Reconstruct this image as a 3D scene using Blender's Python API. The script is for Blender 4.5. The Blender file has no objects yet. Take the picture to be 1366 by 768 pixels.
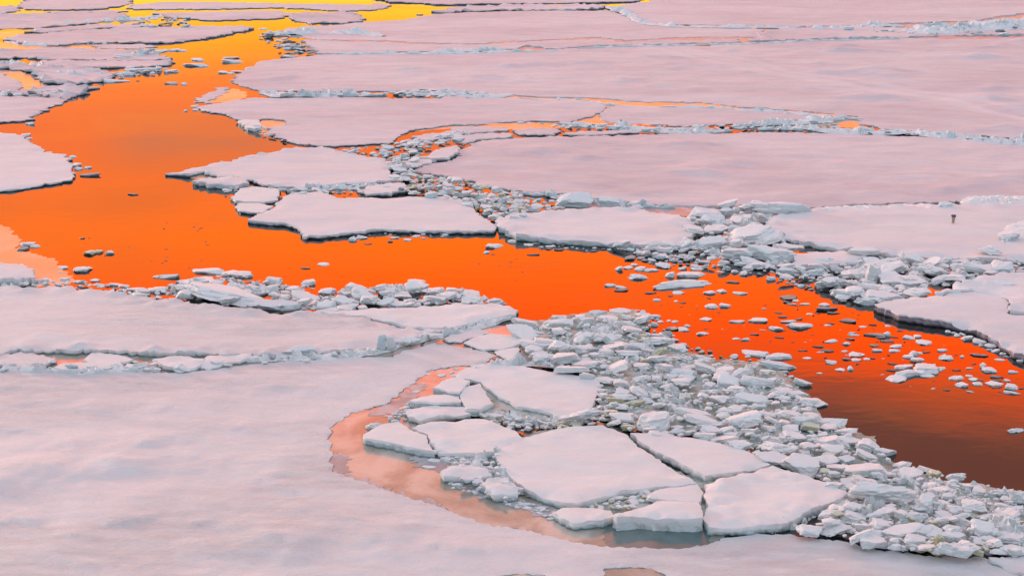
import bpy, bmesh, math, random
import numpy as np
from mathutils import Vector, noise
from mathutils.geometry import delaunay_2d_cdt
from mathutils import Matrix, Euler

SC = bpy.context.scene
COL = SC.collection
rng = random.Random(11)

# ------------------------------------------------------------------ camera
W0, H0, FPX, HOR, CAMH = 1366.0, 768.0, 1900.0, -170.0, 15.0
PITCH = math.atan((H0 / 2 - HOR) / FPX)
cam_d = bpy.data.cameras.new('camera')
cam = bpy.data.objects.new('camera', cam_d)
COL.objects.link(cam)
cam.location = (0, 0, CAMH)
cam.rotation_euler = (math.pi / 2 - PITCH, 0, 0)
cam_d.sensor_fit = 'HORIZONTAL'
cam_d.angle = 2 * math.atan(W0 / 2 / FPX)
cam_d.clip_end = 12000
cam_d.clip_start = 0.5
SC.camera = cam
CP, SP = math.cos(PITCH), math.sin(PITCH)

# ------------------------------------------------------------------ light
SUN_EL, SUN_AZ = 7.0, -48.0          # degrees; azimuth from the viewing direction, negative to the left
VIEW = SC.view_settings
VIEW.view_transform = 'Standard'
try:
    VIEW.look = 'None'
except Exception:
    pass
VIEW.exposure = 0.07
VIEW.gamma = 1.0
VIEW.use_curve_mapping = False

# sky: radiance by elevation, on the sunset side and on the far side of the sky (sin(elevation), rgb)
SUNSET = [(0.00, (1.9, 1.25, 0.20)), (4.8, (1.75, 1.00, 0.06)), (6.0, (1.85, 0.74, 0.02)), (7.0, (2.0, 0.52, 0.03)), (8.0, (2.0, 0.40, 0.06)),
          (9.3, (2.0, 0.35, 0.075)), (11.0, (2.25, 0.40, 0.06)), (12.8, (2.75, 0.45, 0.035)), (14.2, (3.4, 0.51, 0.001)),
          (16.5, (3.8, 0.37, 0.001)), (18.2, (3.7, 0.27, 0.002)), (20.0, (3.0, 0.34, 0.03)), (22.5, (2.5, 0.78, 0.34)), (27.0, (1.6, 0.74, 0.60)), (36.0, (0.74, 0.64, 0.72)), (50, (0.66, 0.66, 0.78)), (90, (0.66, 0.69, 0.82))]
FARSKY = [(0.0, (0.60, 0.69, 0.77)), (15, (0.62, 0.71, 0.79)), (40, (0.64, 0.70, 0.80)), (90, (0.66, 0.69, 0.82))]
DARKCLOUD = (0.62, 0.20, 0.14)

world = bpy.data.worlds.new("World")
SC.world = world
world.use_nodes = True


class NT:
    """small helper for building node trees"""
    def __init__(s, tree):
        s.t = tree
        s.t.nodes.clear()

    def n(s, typ, **kw):
        nd = s.t.nodes.new(typ)
        for k, v in kw.items():
            setattr(nd, k, v)
        return nd

    def link(s, a, b):
        s.t.links.new(a, b)

    def val(s, sock, v):
        if isinstance(v, (int, float)):
            sock.default_value = v
        elif isinstance(v, (tuple, list)):
            sock.default_value = v if len(v) == len(sock.default_value) else tuple(v) + (1.0,)
        else:
            s.link(v, sock)

    def math(s, op, a, b=None, c=None, clamp=False):
        nd = s.n('ShaderNodeMath', operation=op, use_clamp=clamp)
        for i, v in enumerate((a, b, c)):
            if v is not None:
                s.val(nd.inputs[i], v)
        return nd.outputs[0]

    def mix(s, f, a, b, blend='MIX'):
        nd = s.n('ShaderNodeMix', data_type='RGBA', blend_type=blend)
        nd.clamp_factor = True
        s.val(nd.inputs[0], f)
        s.val(nd.inputs[6], a)
        s.val(nd.inputs[7], b)
        return nd.outputs[2]

    def mapr(s, v, a, b, c=0.0, d=1.0, smooth=True):
        nd = s.n('ShaderNodeMapRange')
        nd.interpolation_type = 'SMOOTHSTEP' if smooth else 'LINEAR'
        s.val(nd.inputs[0], v)
        for i, x in enumerate((a, b, c, d)):
            nd.inputs[i + 1].default_value = x
        return nd.outputs[0]

    def ramp(s, v, stops, interp='LINEAR'):
        nd = s.n('ShaderNodeValToRGB')
        cr = nd.color_ramp
        cr.interpolation = interp
        while len(cr.elements) < len(stops):
            cr.elements.new(0.5)
        for e, (p, c) in zip(cr.elements, stops):
            e.position = p
            e.color = tuple(c) + (1.0,)
        s.val(nd.inputs[0], v)
        return nd.outputs[0]

    def noise(s, vec, scale, detail=4, rough=0.55, dist=0.0):
        nd = s.n('ShaderNodeTexNoise')
        s.link(vec, nd.inputs['Vector'])
        nd.inputs['Scale'].default_value = scale
        nd.inputs['Detail'].default_value = detail
        nd.inputs['Roughness'].default_value = rough
        nd.inputs['Distortion'].default_value = dist
        return nd.outputs[0]

    def mapping(s, vec, scale=(1, 1, 1), rot=(0, 0, 0), loc=(0, 0, 0)):
        nd = s.n('ShaderNodeMapping')
        s.link(vec, nd.inputs[0])
        nd.inputs['Scale'].default_value = scale
        nd.inputs['Rotation'].default_value = rot
        nd.inputs['Location'].default_value = loc
        return nd.outputs[0]


def build_world():
    T = NT(world.node_tree)
    co = T.n('ShaderNodeTexCoord').outputs['Generated']
    sep = T.n('ShaderNodeSeparateXYZ')
    T.link(co, sep.inputs[0])
    x, y, z = sep.outputs
    # drifting cloud structure bends the bands of the sunset a little
    nz = T.noise(T.mapping(co, (3.0, 3.0, 26.0)), 1.0, 5, 0.6, 0.4)
    nz2 = T.noise(T.mapping(co, (7.0, 7.0, 60.0), loc=(3, 1, 2)), 1.0, 4, 0.55)
    el = T.math('MULTIPLY', T.math('ARCSINE', z), 180 / math.pi)
    elw = T.math('ADD', el, T.math('MULTIPLY', T.math('SUBTRACT', nz, 0.5), 2.2))
    s1 = T.ramp(T.math('DIVIDE', elw, 90.0), [(e / 90.0, tuple(c / 4.0 for c in col)) for e, col in SUNSET])
    vm = T.n('ShaderNodeVectorMath', operation='SCALE')
    T.link(s1, vm.inputs[0])
    vm.inputs['Scale'].default_value = 4.0
    front = vm.outputs[0]
    s2 = T.ramp(T.math('DIVIDE', el, 90.0), [(e / 90.0, c) for e, c in FARSKY])
    az = T.math('MULTIPLY', T.math('ARCTAN2', x, y), 180 / math.pi)
    # low grey cloud bar at the left, dark cloud bank higher up at the right
    bar = T.math('MULTIPLY', T.math('MULTIPLY', T.mapr(elw, 8.6, 9.5), T.mapr(elw, 11.0, 10.0)), T.math('MULTIPLY', T.mapr(az, -17.5, -14), T.mapr(az, -6, -12)))
    front = T.mix(T.math('MULTIPLY', bar, 0.62), front, (1.15, 0.42, 0.20))
    elc = T.math('ADD', el, T.math('MULTIPLY', T.math('SUBTRACT', nz, 0.5), 4.5))
    bank = T.math('MULTIPLY', T.mapr(elc, 18.6, 21.6), T.mapr(az, 3.0, 11.0))
    bank = T.math('MULTIPLY', bank, T.mapr(el, 40, 28))
    front = T.mix(bank, front, DARKCLOUD)
    front = T.mix(T.math('MULTIPLY', T.math('MULTIPLY', T.mapr(nz2, 0.46, 0.70), 0.34), T.mapr(el, 7.0, 11.0)), front, (1.35, 0.36, 0.10))
    aa = T.math('ABSOLUTE', T.math('ADD', az, 4.0))
    w = T.mapr(aa, 72, 28)
    sky = T.mix(w, s2, front)
    bg = T.n('ShaderNodeBackground')
    T.link(sky, bg.inputs[0])
    bg.inputs[1].default_value = 1.0
    ns = T.n('ShaderNodeTexSky', sky_type='NISHITA')
    ns.sun_disc = False
    ns.sun_elevation = math.radians(SUN_EL)
    ns.sun_rotation = math.radians(SUN_AZ)
    bg2 = T.n('ShaderNodeBackground')
    T.link(ns.outputs[0], bg2.inputs[0])
    bg2.inputs[1].default_value = 0.005
    add = T.n('ShaderNodeAddShader')
    T.link(bg.outputs[0], add.inputs[0])
    T.link(bg2.outputs[0], add.inputs[1])
    out = T.n('ShaderNodeOutputWorld')
    T.link(add.outputs[0], out.inputs[0])


build_world()
sun_d = bpy.data.lights.new('sun', 'SUN')
sun_d.energy = 2.0
sun_d.angle = math.radians(7)
sun_d.color = (1.0, 0.72, 0.60)
sun = bpy.data.objects.new('sun', sun_d)
COL.objects.link(sun)
_e, _a = math.radians(SUN_EL), math.radians(SUN_AZ)
_dir = Vector((math.sin(_a) * math.cos(_e), math.cos(_a) * math.cos(_e), math.sin(_e)))
sun.rotation_euler = _dir.to_track_quat('Z', 'Y').to_euler()
sun.location = (-60, 60, 40)


# ------------------------------------------------------------------ helpers
def ray(px, py):
    cx, cy = (px - W0 / 2) / FPX, -(py - H0 / 2) / FPX
    return Vector((cx, CP + cy * SP, -SP + cy * CP))


def P(px, py, z=0.0):
    """the point of the horizontal plane z that lies behind a place in the photograph"""
    d = ray(px, py)
    t = (z - CAMH) / d.z
    return Vector((d.x * t, d.y * t, z))


def to_px(v):
    f = v.y * CP - (v.z - CAMH) * SP
    u = v.y * SP + (v.z - CAMH) * CP
    return W0 / 2 + FPX * v.x / f, H0 / 2 - FPX * u / f


def pxm(p):
    """pixels per metre at a world point"""
    return FPX / (p.y * CP + (CAMH - p.z) * SP)


def tag(o, label=None, cat=None, group=None, kind=None):
    for k, v in (('label', label), ('category', cat), ('group', group), ('kind', kind)):
        if v:
            o[k] = v
    return o


def link_mesh(name, verts, faces, mat, parent=None, smooth=True, sharp=None):
    me = bpy.data.meshes.new(name)
    me.from_pydata([tuple(v) for v in verts], [], faces)
    me.validate()
    if smooth:
        me.polygons.foreach_set('use_smooth', [True] * len(me.polygons))
        if sharp:
            me.set_sharp_from_angle(angle=math.radians(sharp))
    me.update()
    me.materials.append(mat)
    o = bpy.data.objects.new(name, me)
    COL.objects.link(o)
    if parent:
        o.parent = parent
        o.matrix_parent_inverse = parent.matrix_world.inverted()
    return o


# ------------------------------------------------------------------ materials
def new_mat(name):
    m = bpy.data.materials.new(name)
    m.use_nodes = True
    T = NT(m.node_tree)
    out = T.n('ShaderNodeOutputMaterial')
    b = T.n('ShaderNodeBsdfPrincipled')
    T.link(b.outputs[0], out.inputs[0])
    pos = T.n('ShaderNodeNewGeometry')
    return m, T, b, pos


def bump(T, b, h, strength, dist, prev=None):
    nd = T.n('ShaderNodeBump')
    nd.inputs['Strength'].default_value = strength
    nd.inputs['Distance'].default_value = dist
    T.link(h, nd.inputs['Height'])
    if prev is not None:
        T.link(prev, nd.inputs['Normal'])
    T.link(nd.outputs[0], b.inputs['Normal'])
    return nd.outputs[0]


def mat_snow(name, c1, c2, drift=0.10, fine=0.012, rough=0.6, spec=0.3, tracks=(), carve=0.22):
    m, T, b, g = new_mat(name)
    pos = g.outputs['Position']
    big = T.noise(T.mapping(pos, (0.05, 0.09, 0.05), rot=(0, 0, 0.35)), 1.0, 6, 0.6, 0.5)
    mid = T.noise(T.mapping(pos, (0.3, 0.8, 0.6), rot=(0, 0, 0.35)), 1.0, 9, 0.7, 0.3)
    f = T.math('ADD', T.math('MULTIPLY', T.mapr(big, 0.36, 0.66), 0.55), T.math('MULTIPLY', T.mapr(mid, 0.38, 0.68), 0.45))
    col = T.mix(f, c1, c2)
    for (ax, ay), (bx, by), wd in tracks:
        L = math.hypot(bx - ax, by - ay)
        nx, ny = -(by - ay) / L, (bx - ax) / L
        sp = T.n('ShaderNodeSeparateXYZ')
        T.link(pos, sp.inputs[0])
        wob = T.noise(T.mapping(pos, (0.05, 0.05, 0.05)), 1.0, 3, 0.5)
        dd = T.math('ADD', T.math('ADD', T.math('MULTIPLY', sp.outputs[0], nx), T.math('MULTIPLY', sp.outputs[1], ny)), T.math('ADD', T.math('MULTIPLY', T.math('SUBTRACT', wob, 0.5), 9.0), -(ax * nx + ay * ny)))
        k = T.math('MULTIPLY', T.mapr(T.math('ABSOLUTE', dd), wd, wd * 0.25), T.mapr(mid, 0.35, 0.6, 0.05, 0.32))
        col = T.mix(k, col, (0.86, 0.83, 0.85))
    T.link(col, b.inputs['Base Color'])
    b.inputs['Roughness'].default_value = rough
    b.inputs['Specular IOR Level'].default_value = spec
    swell = T.noise(T.mapping(pos, (0.20, 0.26, 0.3), rot=(0, 0, 0.5)), 1.0, 4, 0.5, 0.5)
    n0 = bump(T, b, swell, 1.0, drift * 2.0)
    sas = T.noise(T.mapping(pos, (1.0, 2.3, 0.8), rot=(0, 0, 0.35)), 1.0, 9, 0.72, 0.5)
    patch = T.noise(T.mapping(pos, (0.12, 0.2, 0.1)), 1.0, 3, 0.5, 0.6)
    n1 = bump(T, b, T.math('MULTIPLY', T.mapr(sas, 0.36, 0.70, smooth=False), T.mapr(patch, 0.36, 0.64, 0.35, 1.0)), 1.0, drift * carve, n0)
    gr = T.noise(T.mapping(pos, (2.6, 4.2, 4), rot=(0, 0, 0.4)), 1.0, 8, 0.74, 0.3)
    bump(T, b, gr, 1.0, fine, n1)
    return m


def mat_ice(name, top, side, wet, wet_z=(0.02, 0.10), scale=1.0, topk=(0.35, 0.75), bumpd=0.02):
    """snow where a face looks up, bare ice on steep faces, dark wet ice at the waterline"""
    m, T, b, g = new_mat(name)
    pos = g.outputs['Position']
    sn = T.n('ShaderNodeSeparateXYZ')
    T.link(g.outputs['Normal'], sn.inputs[0])
    sp = T.n('ShaderNodeSeparateXYZ')
    T.link(pos, sp.inputs[0])
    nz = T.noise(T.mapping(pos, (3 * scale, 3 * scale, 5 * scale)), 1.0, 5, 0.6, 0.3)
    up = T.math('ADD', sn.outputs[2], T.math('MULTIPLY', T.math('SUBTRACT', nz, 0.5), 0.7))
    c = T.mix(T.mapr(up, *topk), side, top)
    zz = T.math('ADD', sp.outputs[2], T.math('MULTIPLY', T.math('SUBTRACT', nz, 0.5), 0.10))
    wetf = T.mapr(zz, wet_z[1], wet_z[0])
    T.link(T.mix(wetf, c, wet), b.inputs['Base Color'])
    T.val(b.inputs['Roughness'], T.mapr(wetf, 0, 1, 0.55, 0.18))
    b.inputs['Specular IOR Level'].default_value = 0.35
    h1 = T.noise(T.mapping(pos, (5 * scale, 5 * scale, 8 * scale)), 1.0, 8, 0.7, 0.3)
    n1 = bump(T, b, h1, 1.0, bumpd * 3.2)
    h2 = T.noise(T.mapping(pos, (22 * scale, 22 * scale, 30 * scale)), 1.0, 4, 0.6)
    bump(T, b, h2, 1.0, bumpd * 0.5, n1)
    return m


def mat_water():
    m, T, b, g = new_mat('sea_water')
    pos = g.outputs['Position']
    b.inputs['Base Color'].default_value = (0.003, 0.004, 0.004, 1)
    ruf = T.noise(T.mapping(pos, (0.06, 0.11, 1)), 1.0, 6, 0.6, 0.8)
    T.val(b.inputs['Roughness'], T.mapr(ruf, 0.42, 0.68, 0.03, 0.11))
    b.inputs['IOR'].default_value = 1.9
    h = T.noise(T.mapping(pos, (0.9, 1.6, 1.0)), 1.0, 4, 0.5, 0.3)
    n1 = bump(T, b, h, 0.35, 0.006)
    h2 = T.noise(T.mapping(pos, (0.10, 0.22, 1.0)), 1.0, 3, 0.5, 0.2)
    bump(T, b, h2, 0.25, 0.015, n1)
    return m


def mat_film(name, ca, cb, rough, sc=0.5, thr=(0.4, 0.65), ior=1.9):
    """new ice or slush just under the water's surface: pale but still mirror-like"""
    m, T, b, g = new_mat(name)
    pos = g.outputs['Position']
    n = T.noise(T.mapping(pos, (sc, sc * 0.8, 1)), 1.0, 6, 0.6, 0.6)
    f = T.mapr(n, *thr)
    T.link(T.mix(f, ca, cb), b.inputs['Base Color'])
    b.inputs['Roughness'].default_value = rough
    b.inputs['IOR'].default_value = ior
    h = T.noise(T.mapping(pos, (2.5, 3.5, 1)), 1.0, 6, 0.6, 0.3)
    bump(T, b, h, 0.5, 0.012)
    return m


M = {}
M['water'] = mat_water()
M['snow'] = mat_snow('wind_packed_snow', (0.80, 0.785, 0.81), (0.69, 0.665, 0.70), fine=0.03)
M['snow_far'] = mat_snow('crusted_snow', (0.735, 0.685, 0.725), (0.59, 0.51, 0.555), drift=0.16, fine=0.03)  # sunset pink is baked into this snow colour; the darker tone is barer ice
def _t(a, b, w):
    p, q = P(*a), P(*b)
    return (p.x, p.y), (q.x, q.y), w


M['snow_track'] = mat_snow('tracked_snow', (0.735, 0.685, 0.725), (0.59, 0.51, 0.555), drift=0.16, fine=0.03, tracks=[_t((860, 64), (1200, 128), .9), _t((905, 64), (1366, 150), .7), _t((1010, 88), (1366, 158), .6)])  # same baked-in pink as the far snow, with paler drift tracks
M['snow_near'] = mat_snow('drifted_snow', (0.83, 0.805, 0.82), (0.72, 0.695, 0.72), drift=0.09, fine=0.05, carve=0.55)
M['snow_slab'] = mat_snow('slab_snow', (0.84, 0.83, 0.84), (0.78, 0.765, 0.78), carve=0.5, drift=0.05, fine=0.025)
M['ice_dark'] = mat_ice('floe_ice_dark', (0.62, 0.62, 0.66), (0.16, 0.21, 0.25), (0.03, 0.055, 0.065), (0.0, 0.10))  # clear ice, its sides darkened further for the edges' shade and reflection
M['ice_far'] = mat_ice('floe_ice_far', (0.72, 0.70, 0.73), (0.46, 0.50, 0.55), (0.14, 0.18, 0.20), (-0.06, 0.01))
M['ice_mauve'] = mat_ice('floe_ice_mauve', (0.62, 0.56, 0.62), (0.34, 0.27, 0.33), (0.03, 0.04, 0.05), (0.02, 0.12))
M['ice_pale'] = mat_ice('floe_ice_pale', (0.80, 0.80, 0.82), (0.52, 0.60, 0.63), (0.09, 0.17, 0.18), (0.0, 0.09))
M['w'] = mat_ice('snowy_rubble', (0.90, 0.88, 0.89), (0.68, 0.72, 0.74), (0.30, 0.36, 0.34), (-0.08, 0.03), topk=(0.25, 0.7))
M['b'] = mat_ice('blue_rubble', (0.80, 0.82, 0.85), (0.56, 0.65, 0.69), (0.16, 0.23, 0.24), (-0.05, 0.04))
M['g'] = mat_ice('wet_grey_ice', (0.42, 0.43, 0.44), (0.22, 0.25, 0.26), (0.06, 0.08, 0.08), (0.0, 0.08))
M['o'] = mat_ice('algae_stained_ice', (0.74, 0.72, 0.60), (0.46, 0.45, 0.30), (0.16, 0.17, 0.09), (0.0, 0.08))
M['new_ice'] = mat_film('new_ice', (0.50, 0.38, 0.26), (0.60, 0.49, 0.40), 0.16, 0.35)
M['slush'] = mat_film('wet_slush', (0.24, 0.225, 0.19), (0.55, 0.49, 0.44), 0.14, 0.55, (0.36, 0.64), 1.75)
M['wet_margin'] = mat_film('wet_margin', (0.34, 0.33, 0.35), (0.52, 0.50, 0.52), 0.35, 1.5, ior=1.4)
M['teal'] = mat_film('teal_reflection', (0.09, 0.15, 0.155), (0.16, 0.21, 0.21), 0.08, 0.8, ior=1.6)  # teal of the mirrored slab side, put into the base colour
M['brash_bed'] = mat_film('brash_bed', (0.17, 0.24, 0.215), (0.50, 0.55, 0.52), 0.45, 1.6, (0.36, 0.62), 1.33)


# ------------------------------------------------------------------ water
def build_water():
    v = [(-6000, -300, 0), (6000, -300, 0), (6000, 9000, 0), (-6000, 9000, 0)]
    o = link_mesh('water', v, [(0, 1, 2, 3)], M['water'], smooth=False)
    tag(o, 'still dark sea water mirroring the orange sunset sky between the floes', 'sea water', kind='structure')


build_water()


# ------------------------------------------------------------------ floes
def widen(px, py):
    if px <= -30:
        px = px * 4 if px > -100 else px * 1.6
    if px >= 1450:
        px = 1500 + (px - 1450) * 3.0
    return px, py


def outline(pts, z, jag, seed):
    """world outline of a floe: traced corners joined by ragged, wandering edges; counter-clockwise"""
    w = [P(*widen(*p), z) for p in pts]
    a = sum(w[i].x * w[(i + 1) % len(w)].y - w[(i + 1) % len(w)].x * w[i].y for i in range(len(w)))
    if a < 0:
        w.reverse()
    res = []
    for i, p in enumerate(w):
        q = w[(i + 1) % len(w)]
        L = (q - p).length
        dist = max(20.0, 0.5 * (p.y + q.y))
        step = max(0.08, dist * 0.0026)
        n = max(1, min(220, int(L / step)))
        t = (q - p).normalized() if L > 1e-6 else Vector((1, 0, 0))
        nrm = Vector((t.y, -t.x, 0))
        amp = min(0.07 * L, 0.016 * dist) * jag
        for k in range(n):
            u = k / n
            c = p.lerp(q, u)
            s = math.sin(math.pi * u) ** 0.5 if n > 1 else 0
            q1 = Vector((c.x / step, c.y / step, seed * 3.1))
            d = amp * s * 1.0 * noise.noise(q1 * 0.07)
            d += amp * s * 0.55 * (abs(noise.noise(q1 * 0.17)) * 2 - 0.5)
            d += amp * s * 0.5 * (abs(noise.noise(q1 * 0.31 + Vector((7, 1, 4)))) * 2 - 0.4)
            d += step * 1.3 * jag * (abs(noise.noise(q1 * 0.43 + Vector((2, 8, 6)))) * 2 - 0.5)
            d += step * 0.8 * jag * noise.noise(q1 * 0.6)
            res.append(c + nrm * d)
    return np.array([(v.x, v.y) for v in res])


def seg_dist(pts, ol):
    a = ol
    b = np.roll(ol, -1, 0)
    ab = b - a
    l2 = (ab ** 2).sum(1) + 1e-12
    out = np.empty(len(pts))
    for i in range(0, len(pts), 400):
        p = pts[i:i + 400, None, :]
        t = np.clip(((p - a) * ab).sum(2) / l2, 0, 1)
        d = p - (a + t[..., None] * ab)
        out[i:i + 400] = np.sqrt((d ** 2).sum(2)).min(1)
    return out


def inside(pts, ol):
    x, y = pts[:, 0:1], pts[:, 1:2]
    a = ol
    b = np.roll(ol, -1, 0)
    res = np.zeros(len(pts), bool)
    for i in range(0, len(pts), 2000):
        xx, yy = x[i:i + 2000], y[i:i + 2000]
        c = (a[:, 1] > yy) != (b[:, 1] > yy)
        xi = (b[:, 0] - a[:, 0]) * (yy - a[:, 1]) / (b[:, 1] - a[:, 1] + 1e-12) + a[:, 0]
        res[i:i + 2000] = ((c & (xx < xi)).sum(1) % 2) == 1
    return res


def cdt(ol, interior):
    n = len(ol)
    co = [Vector(p) for p in ol] + [Vector(p) for p in interior]
    vs, es, fs, ov, oe, of = delaunay_2d_cdt(co, [], [list(range(n))], 1, 1e-5, True)
    V = np.array([(v.x, v.y) for v in vs])
    fs = [list(f) for f in fs]
    cen = np.array([V[f].mean(0) for f in fs])
    ok = inside(cen, ol)
    return V, [f for f, k in zip(fs, ok) if k], [min(o) if o else -1 for o in ov]


FLOE_N = 0


def floe(label, pts, fb=0.16, jag=1.0, rim=0.0, snow='snow', ice='ice_dark', skirt=0.5, und=0.05, name='ice_floe', cat='ice floe', group='drifting ice floes', dense=1.0, draft=0.5, hum=0.0, lips=()):
    global FLOE_N
    FLOE_N += 1
    seed = FLOE_N
    if snow == 'snow_slab':
        jag *= 0.45
        fb *= 0.82
    fb = fb + 0.006 * ((seed * 7) % 9 - 4)
    ol = outline(pts, fb, jag, seed)
    n = len(ol)
    lo, hi = ol.min(0), ol.max(0)
    area = 0.5 * abs((ol[:, 0] * np.roll(ol[:, 1], -1) - np.roll(ol[:, 0], -1) * ol[:, 1]).sum())
    dist = max(20.0, lo[1])
    s = max(0.16, dist * 0.0055, math.sqrt(area / (4200 * dense)))
    gx = np.arange(lo[0], hi[0], s)
    gy = np.arange(lo[1], hi[1], s * 1.0)
    r = np.random.RandomState(seed)
    X, Y = np.meshgrid(gx, gy)
    g = np.stack([X.ravel(), Y.ravel()], 1) + r.uniform(-.35, .35, (X.size, 2)) * s
    g = g[inside(g, ol)]
    if len(g):
        d = seg_dist(g, ol)
        g = g[d > 0.06]
    # a rounded shoulder just inside the edge
    t = np.roll(ol, -1, 0) - np.roll(ol, 1, 0)
    t /= np.linalg.norm(t, axis=1)[:, None] + 1e-9
    nrm = np.stack([t[:, 1], -t[:, 0]], 1)
    sh = ol - nrm * 0.035
    sh = sh[inside(sh, ol)]
    if len(sh):
        sh = sh[seg_dist(sh, ol) > 0.035]
    V, F, src = cdt(ol, np.concatenate([g, sh]) if len(sh) else g)
    D = seg_dist(V, ol)
    zz = np.empty(len(V))
    for i, (vx, vy) in enumerate(V):
        d = D[i]
        u = noise.fractal(Vector((vx * 0.35, vy * 0.5, seed)), 0.9, 2.1, 4) * und * min(1, d / 1.2)
        rr = hum * max(0.0, noise.fractal(Vector((vx * 0.16, vy * 0.22, seed + 70)), 0.8, 2.2, 5) - 0.22) * min(1, d / 3.0) if hum else 0.0
        if rim > 0 and d < 1.6:
            rr += rim * max(0.0, 0.25 + 1.1 * noise.fractal(Vector((vx * 1.6, vy * 1.6, seed + 40)), 0.8, 2.2, 4)) * math.exp(-((d - 0.3) / 0.5) ** 2)
        dip = fb * (0.35 if snow == 'snow_slab' else 0.9) * max(0.0, noise.fractal(Vector((vx * 1.1 * 30 / dist, vy * 1.1 * 30 / dist, seed + 90)), 0.8, 2.2, 3)) * math.exp(-d / (0.009 * dist))
        zz[i] = max(fb * 0.35, max(fb * 0.62, fb + u) - dip) + rr - 0.012 * max(0.0, 1 - d / 0.07)
    # wind-cut lips of snow: a gentle back, a steep face
    for (a, b, hgt) in lips:
        A, B = P(*a, fb), P(*b, fb)
        t = (B - A).normalized()
        L = (B - A).length
        along = (V[:, 0] - A.x) * t.x + (V[:, 1] - A.y) * t.y
        off = -(V[:, 0] - A.x) * t.y + (V[:, 1] - A.y) * t.x
        for i in np.nonzero((along > -.5) & (along < L + .5) & (np.abs(off) < 2.2))[0]:
            o2 = off[i] + .35 * noise.noise(Vector((along[i] * 1.3, hgt * 90, 1))) + .15 * noise.noise(Vector((along[i] * 4, hgt * 90, 5)))
            e = max(0.0, min(1.0, along[i] / .6 + .4, (L - along[i]) / .6 + .4))
            k = math.exp(-max(0, o2) / .7) if o2 > 0 else max(0.0, 1 + o2 / .16)
            zz[i] += hgt * e * k
    # ring lookup
    ring = {}
    for i, k in enumerate(src):
        if 0 <= k < n and k not in ring:
            ring[k] = i
    verts = [(V[i, 0], V[i, 1], zz[i]) for i in range(len(V))]
    faces = []
    for f in F:
        f = list(f)
        a = sum(V[f[i], 0] * V[f[(i + 1) % len(f)], 1] - V[f[(i + 1) % len(f)], 0] * V[f[i], 1] for i in range(len(f)))
        faces.append(f if a > 0 else f[::-1])
    ez = [zz[ring[k]] - fb if k in ring else 0.0 for k in range(n)]
    sk = fb * skirt

    def rings(specs, verts, faces, first=None):
        """hang rings of points from the outline: (outward offset, jitter, z, z jitter)"""
        prev = first
        for off, jit, z, zj in specs:
            cur = []
            for k in range(n):
                p = ol[k] + nrm[k] * (off + jit * noise.noise(Vector((ol[k][0] * 7, ol[k][1] * 7, z * 9 + seed))))
                cur.append(len(verts))
                verts.append((p[0], p[1], z + ez[k] * max(0.0, min(1.0, z / fb)) + zj * noise.noise(Vector((ol[k][0] * 5, ol[k][1] * 5, 5.5 + seed)))))
            if prev is not None:
                for k in range(n):
                    k2 = (k + 1) % n
                    a, b = prev[k], prev[k2]
                    if a is None or b is None:
                        continue
                    faces.append((a, cur[k], cur[k2], b))
            prev = cur

    body_v, body_f = [], []
    rings([(-0.02, 0.0, fb - 0.05, 0.0), (0.0, 0.05, fb * 0.55, 0.04), (0.01, 0.07, 0.02, 0.0), (-0.05, 0.08, -0.16, 0.0), (-0.12, 0.15, -draft, 0.0)], body_v, body_f)
    cx, cy = ol.mean(0)
    root = bpy.data.objects.new(name, None)
    root.empty_display_size = 0.5
    COL.objects.link(root)
    root.location = (cx, cy, 0)
    tag(root, label, cat, group)

    def local(vs):
        return [(v[0] - cx, v[1] - cy, v[2]) for v in vs]
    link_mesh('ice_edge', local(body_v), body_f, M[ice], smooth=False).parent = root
    rings([(0.004, 0.03, fb - 0.035, 0.015), (0.010, 0.04, fb - 0.03 - sk * 0.6, sk * 0.45), (-0.015, 0.02, fb - 0.035 - sk, sk * 0.6)], verts, faces, [ring.get(k) for k in range(n)])
    link_mesh('snow_cover', local(verts), faces, M[snow], sharp=42).parent = root
    return root


# ---- far floes, by the head of the lead
FAR = dict(snow='snow_far', und=0.06)
FARJ = 1.25
PACK = dict(snow='snow_far', und=0.04, ice='ice_far', skirt=0.8)
floe('pale floe strip at the very top left, tapering above a thin yellow gap', [(27, 8), (33, 12), (80, 12.5), (130, 11.5), (165, 7), (178, 3), (178, -6), (40, -6)], 0.11, FARJ, hum=.5, **FAR)
floe('stubby floe cut by the top left corner, left of the tapering strip', [(-40, 8), (22, 9), (26, 13), (12, 16), (0, 20), (-40, 22)], 0.09, 1.5, rim=0.2, hum=.5, **FAR)
floe('long narrow floe with a dark edge between two yellow gaps at the top', [(168, 11), (180, 6), (220, 2.5), (340, 3), (375, 5), (440, 5), (490, 6), (503, 4), (516, 6), (514, 10), (500, 12.5), (458, 15), (430, 13), (405, 11), (360, 10), (340, 10.5), (270, 12), (200, 12)], 0.11, FARJ, hum=.5, **FAR)
floe('broad grey-pink floe at the upper left edge below the first yellow gap', [(-40, 20), (0, 19), (60, 18), (120, 17.5), (168, 18), (172, 22), (150, 27), (120, 31), (75, 35), (30, 38), (-40, 40)], 0.09, FARJ, rim=0.2, hum=.5, **FAR)
floe('long thin floe in front of the bright yellow open water', [(205, 17), (270, 16), (340, 14), (375, 15), (390, 18), (383, 21), (372, 24), (340, 25), (285, 27), (255, 25), (225, 22)], 0.09, FARJ, hum=.5, **FAR)
floe('small plate lying behind the tapering tongue-shaped floe', [(145, 34), (180, 30), (200, 33), (176, 37), (150, 37)], 0.09, 1.5, hum=.5, **FAR)
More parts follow.
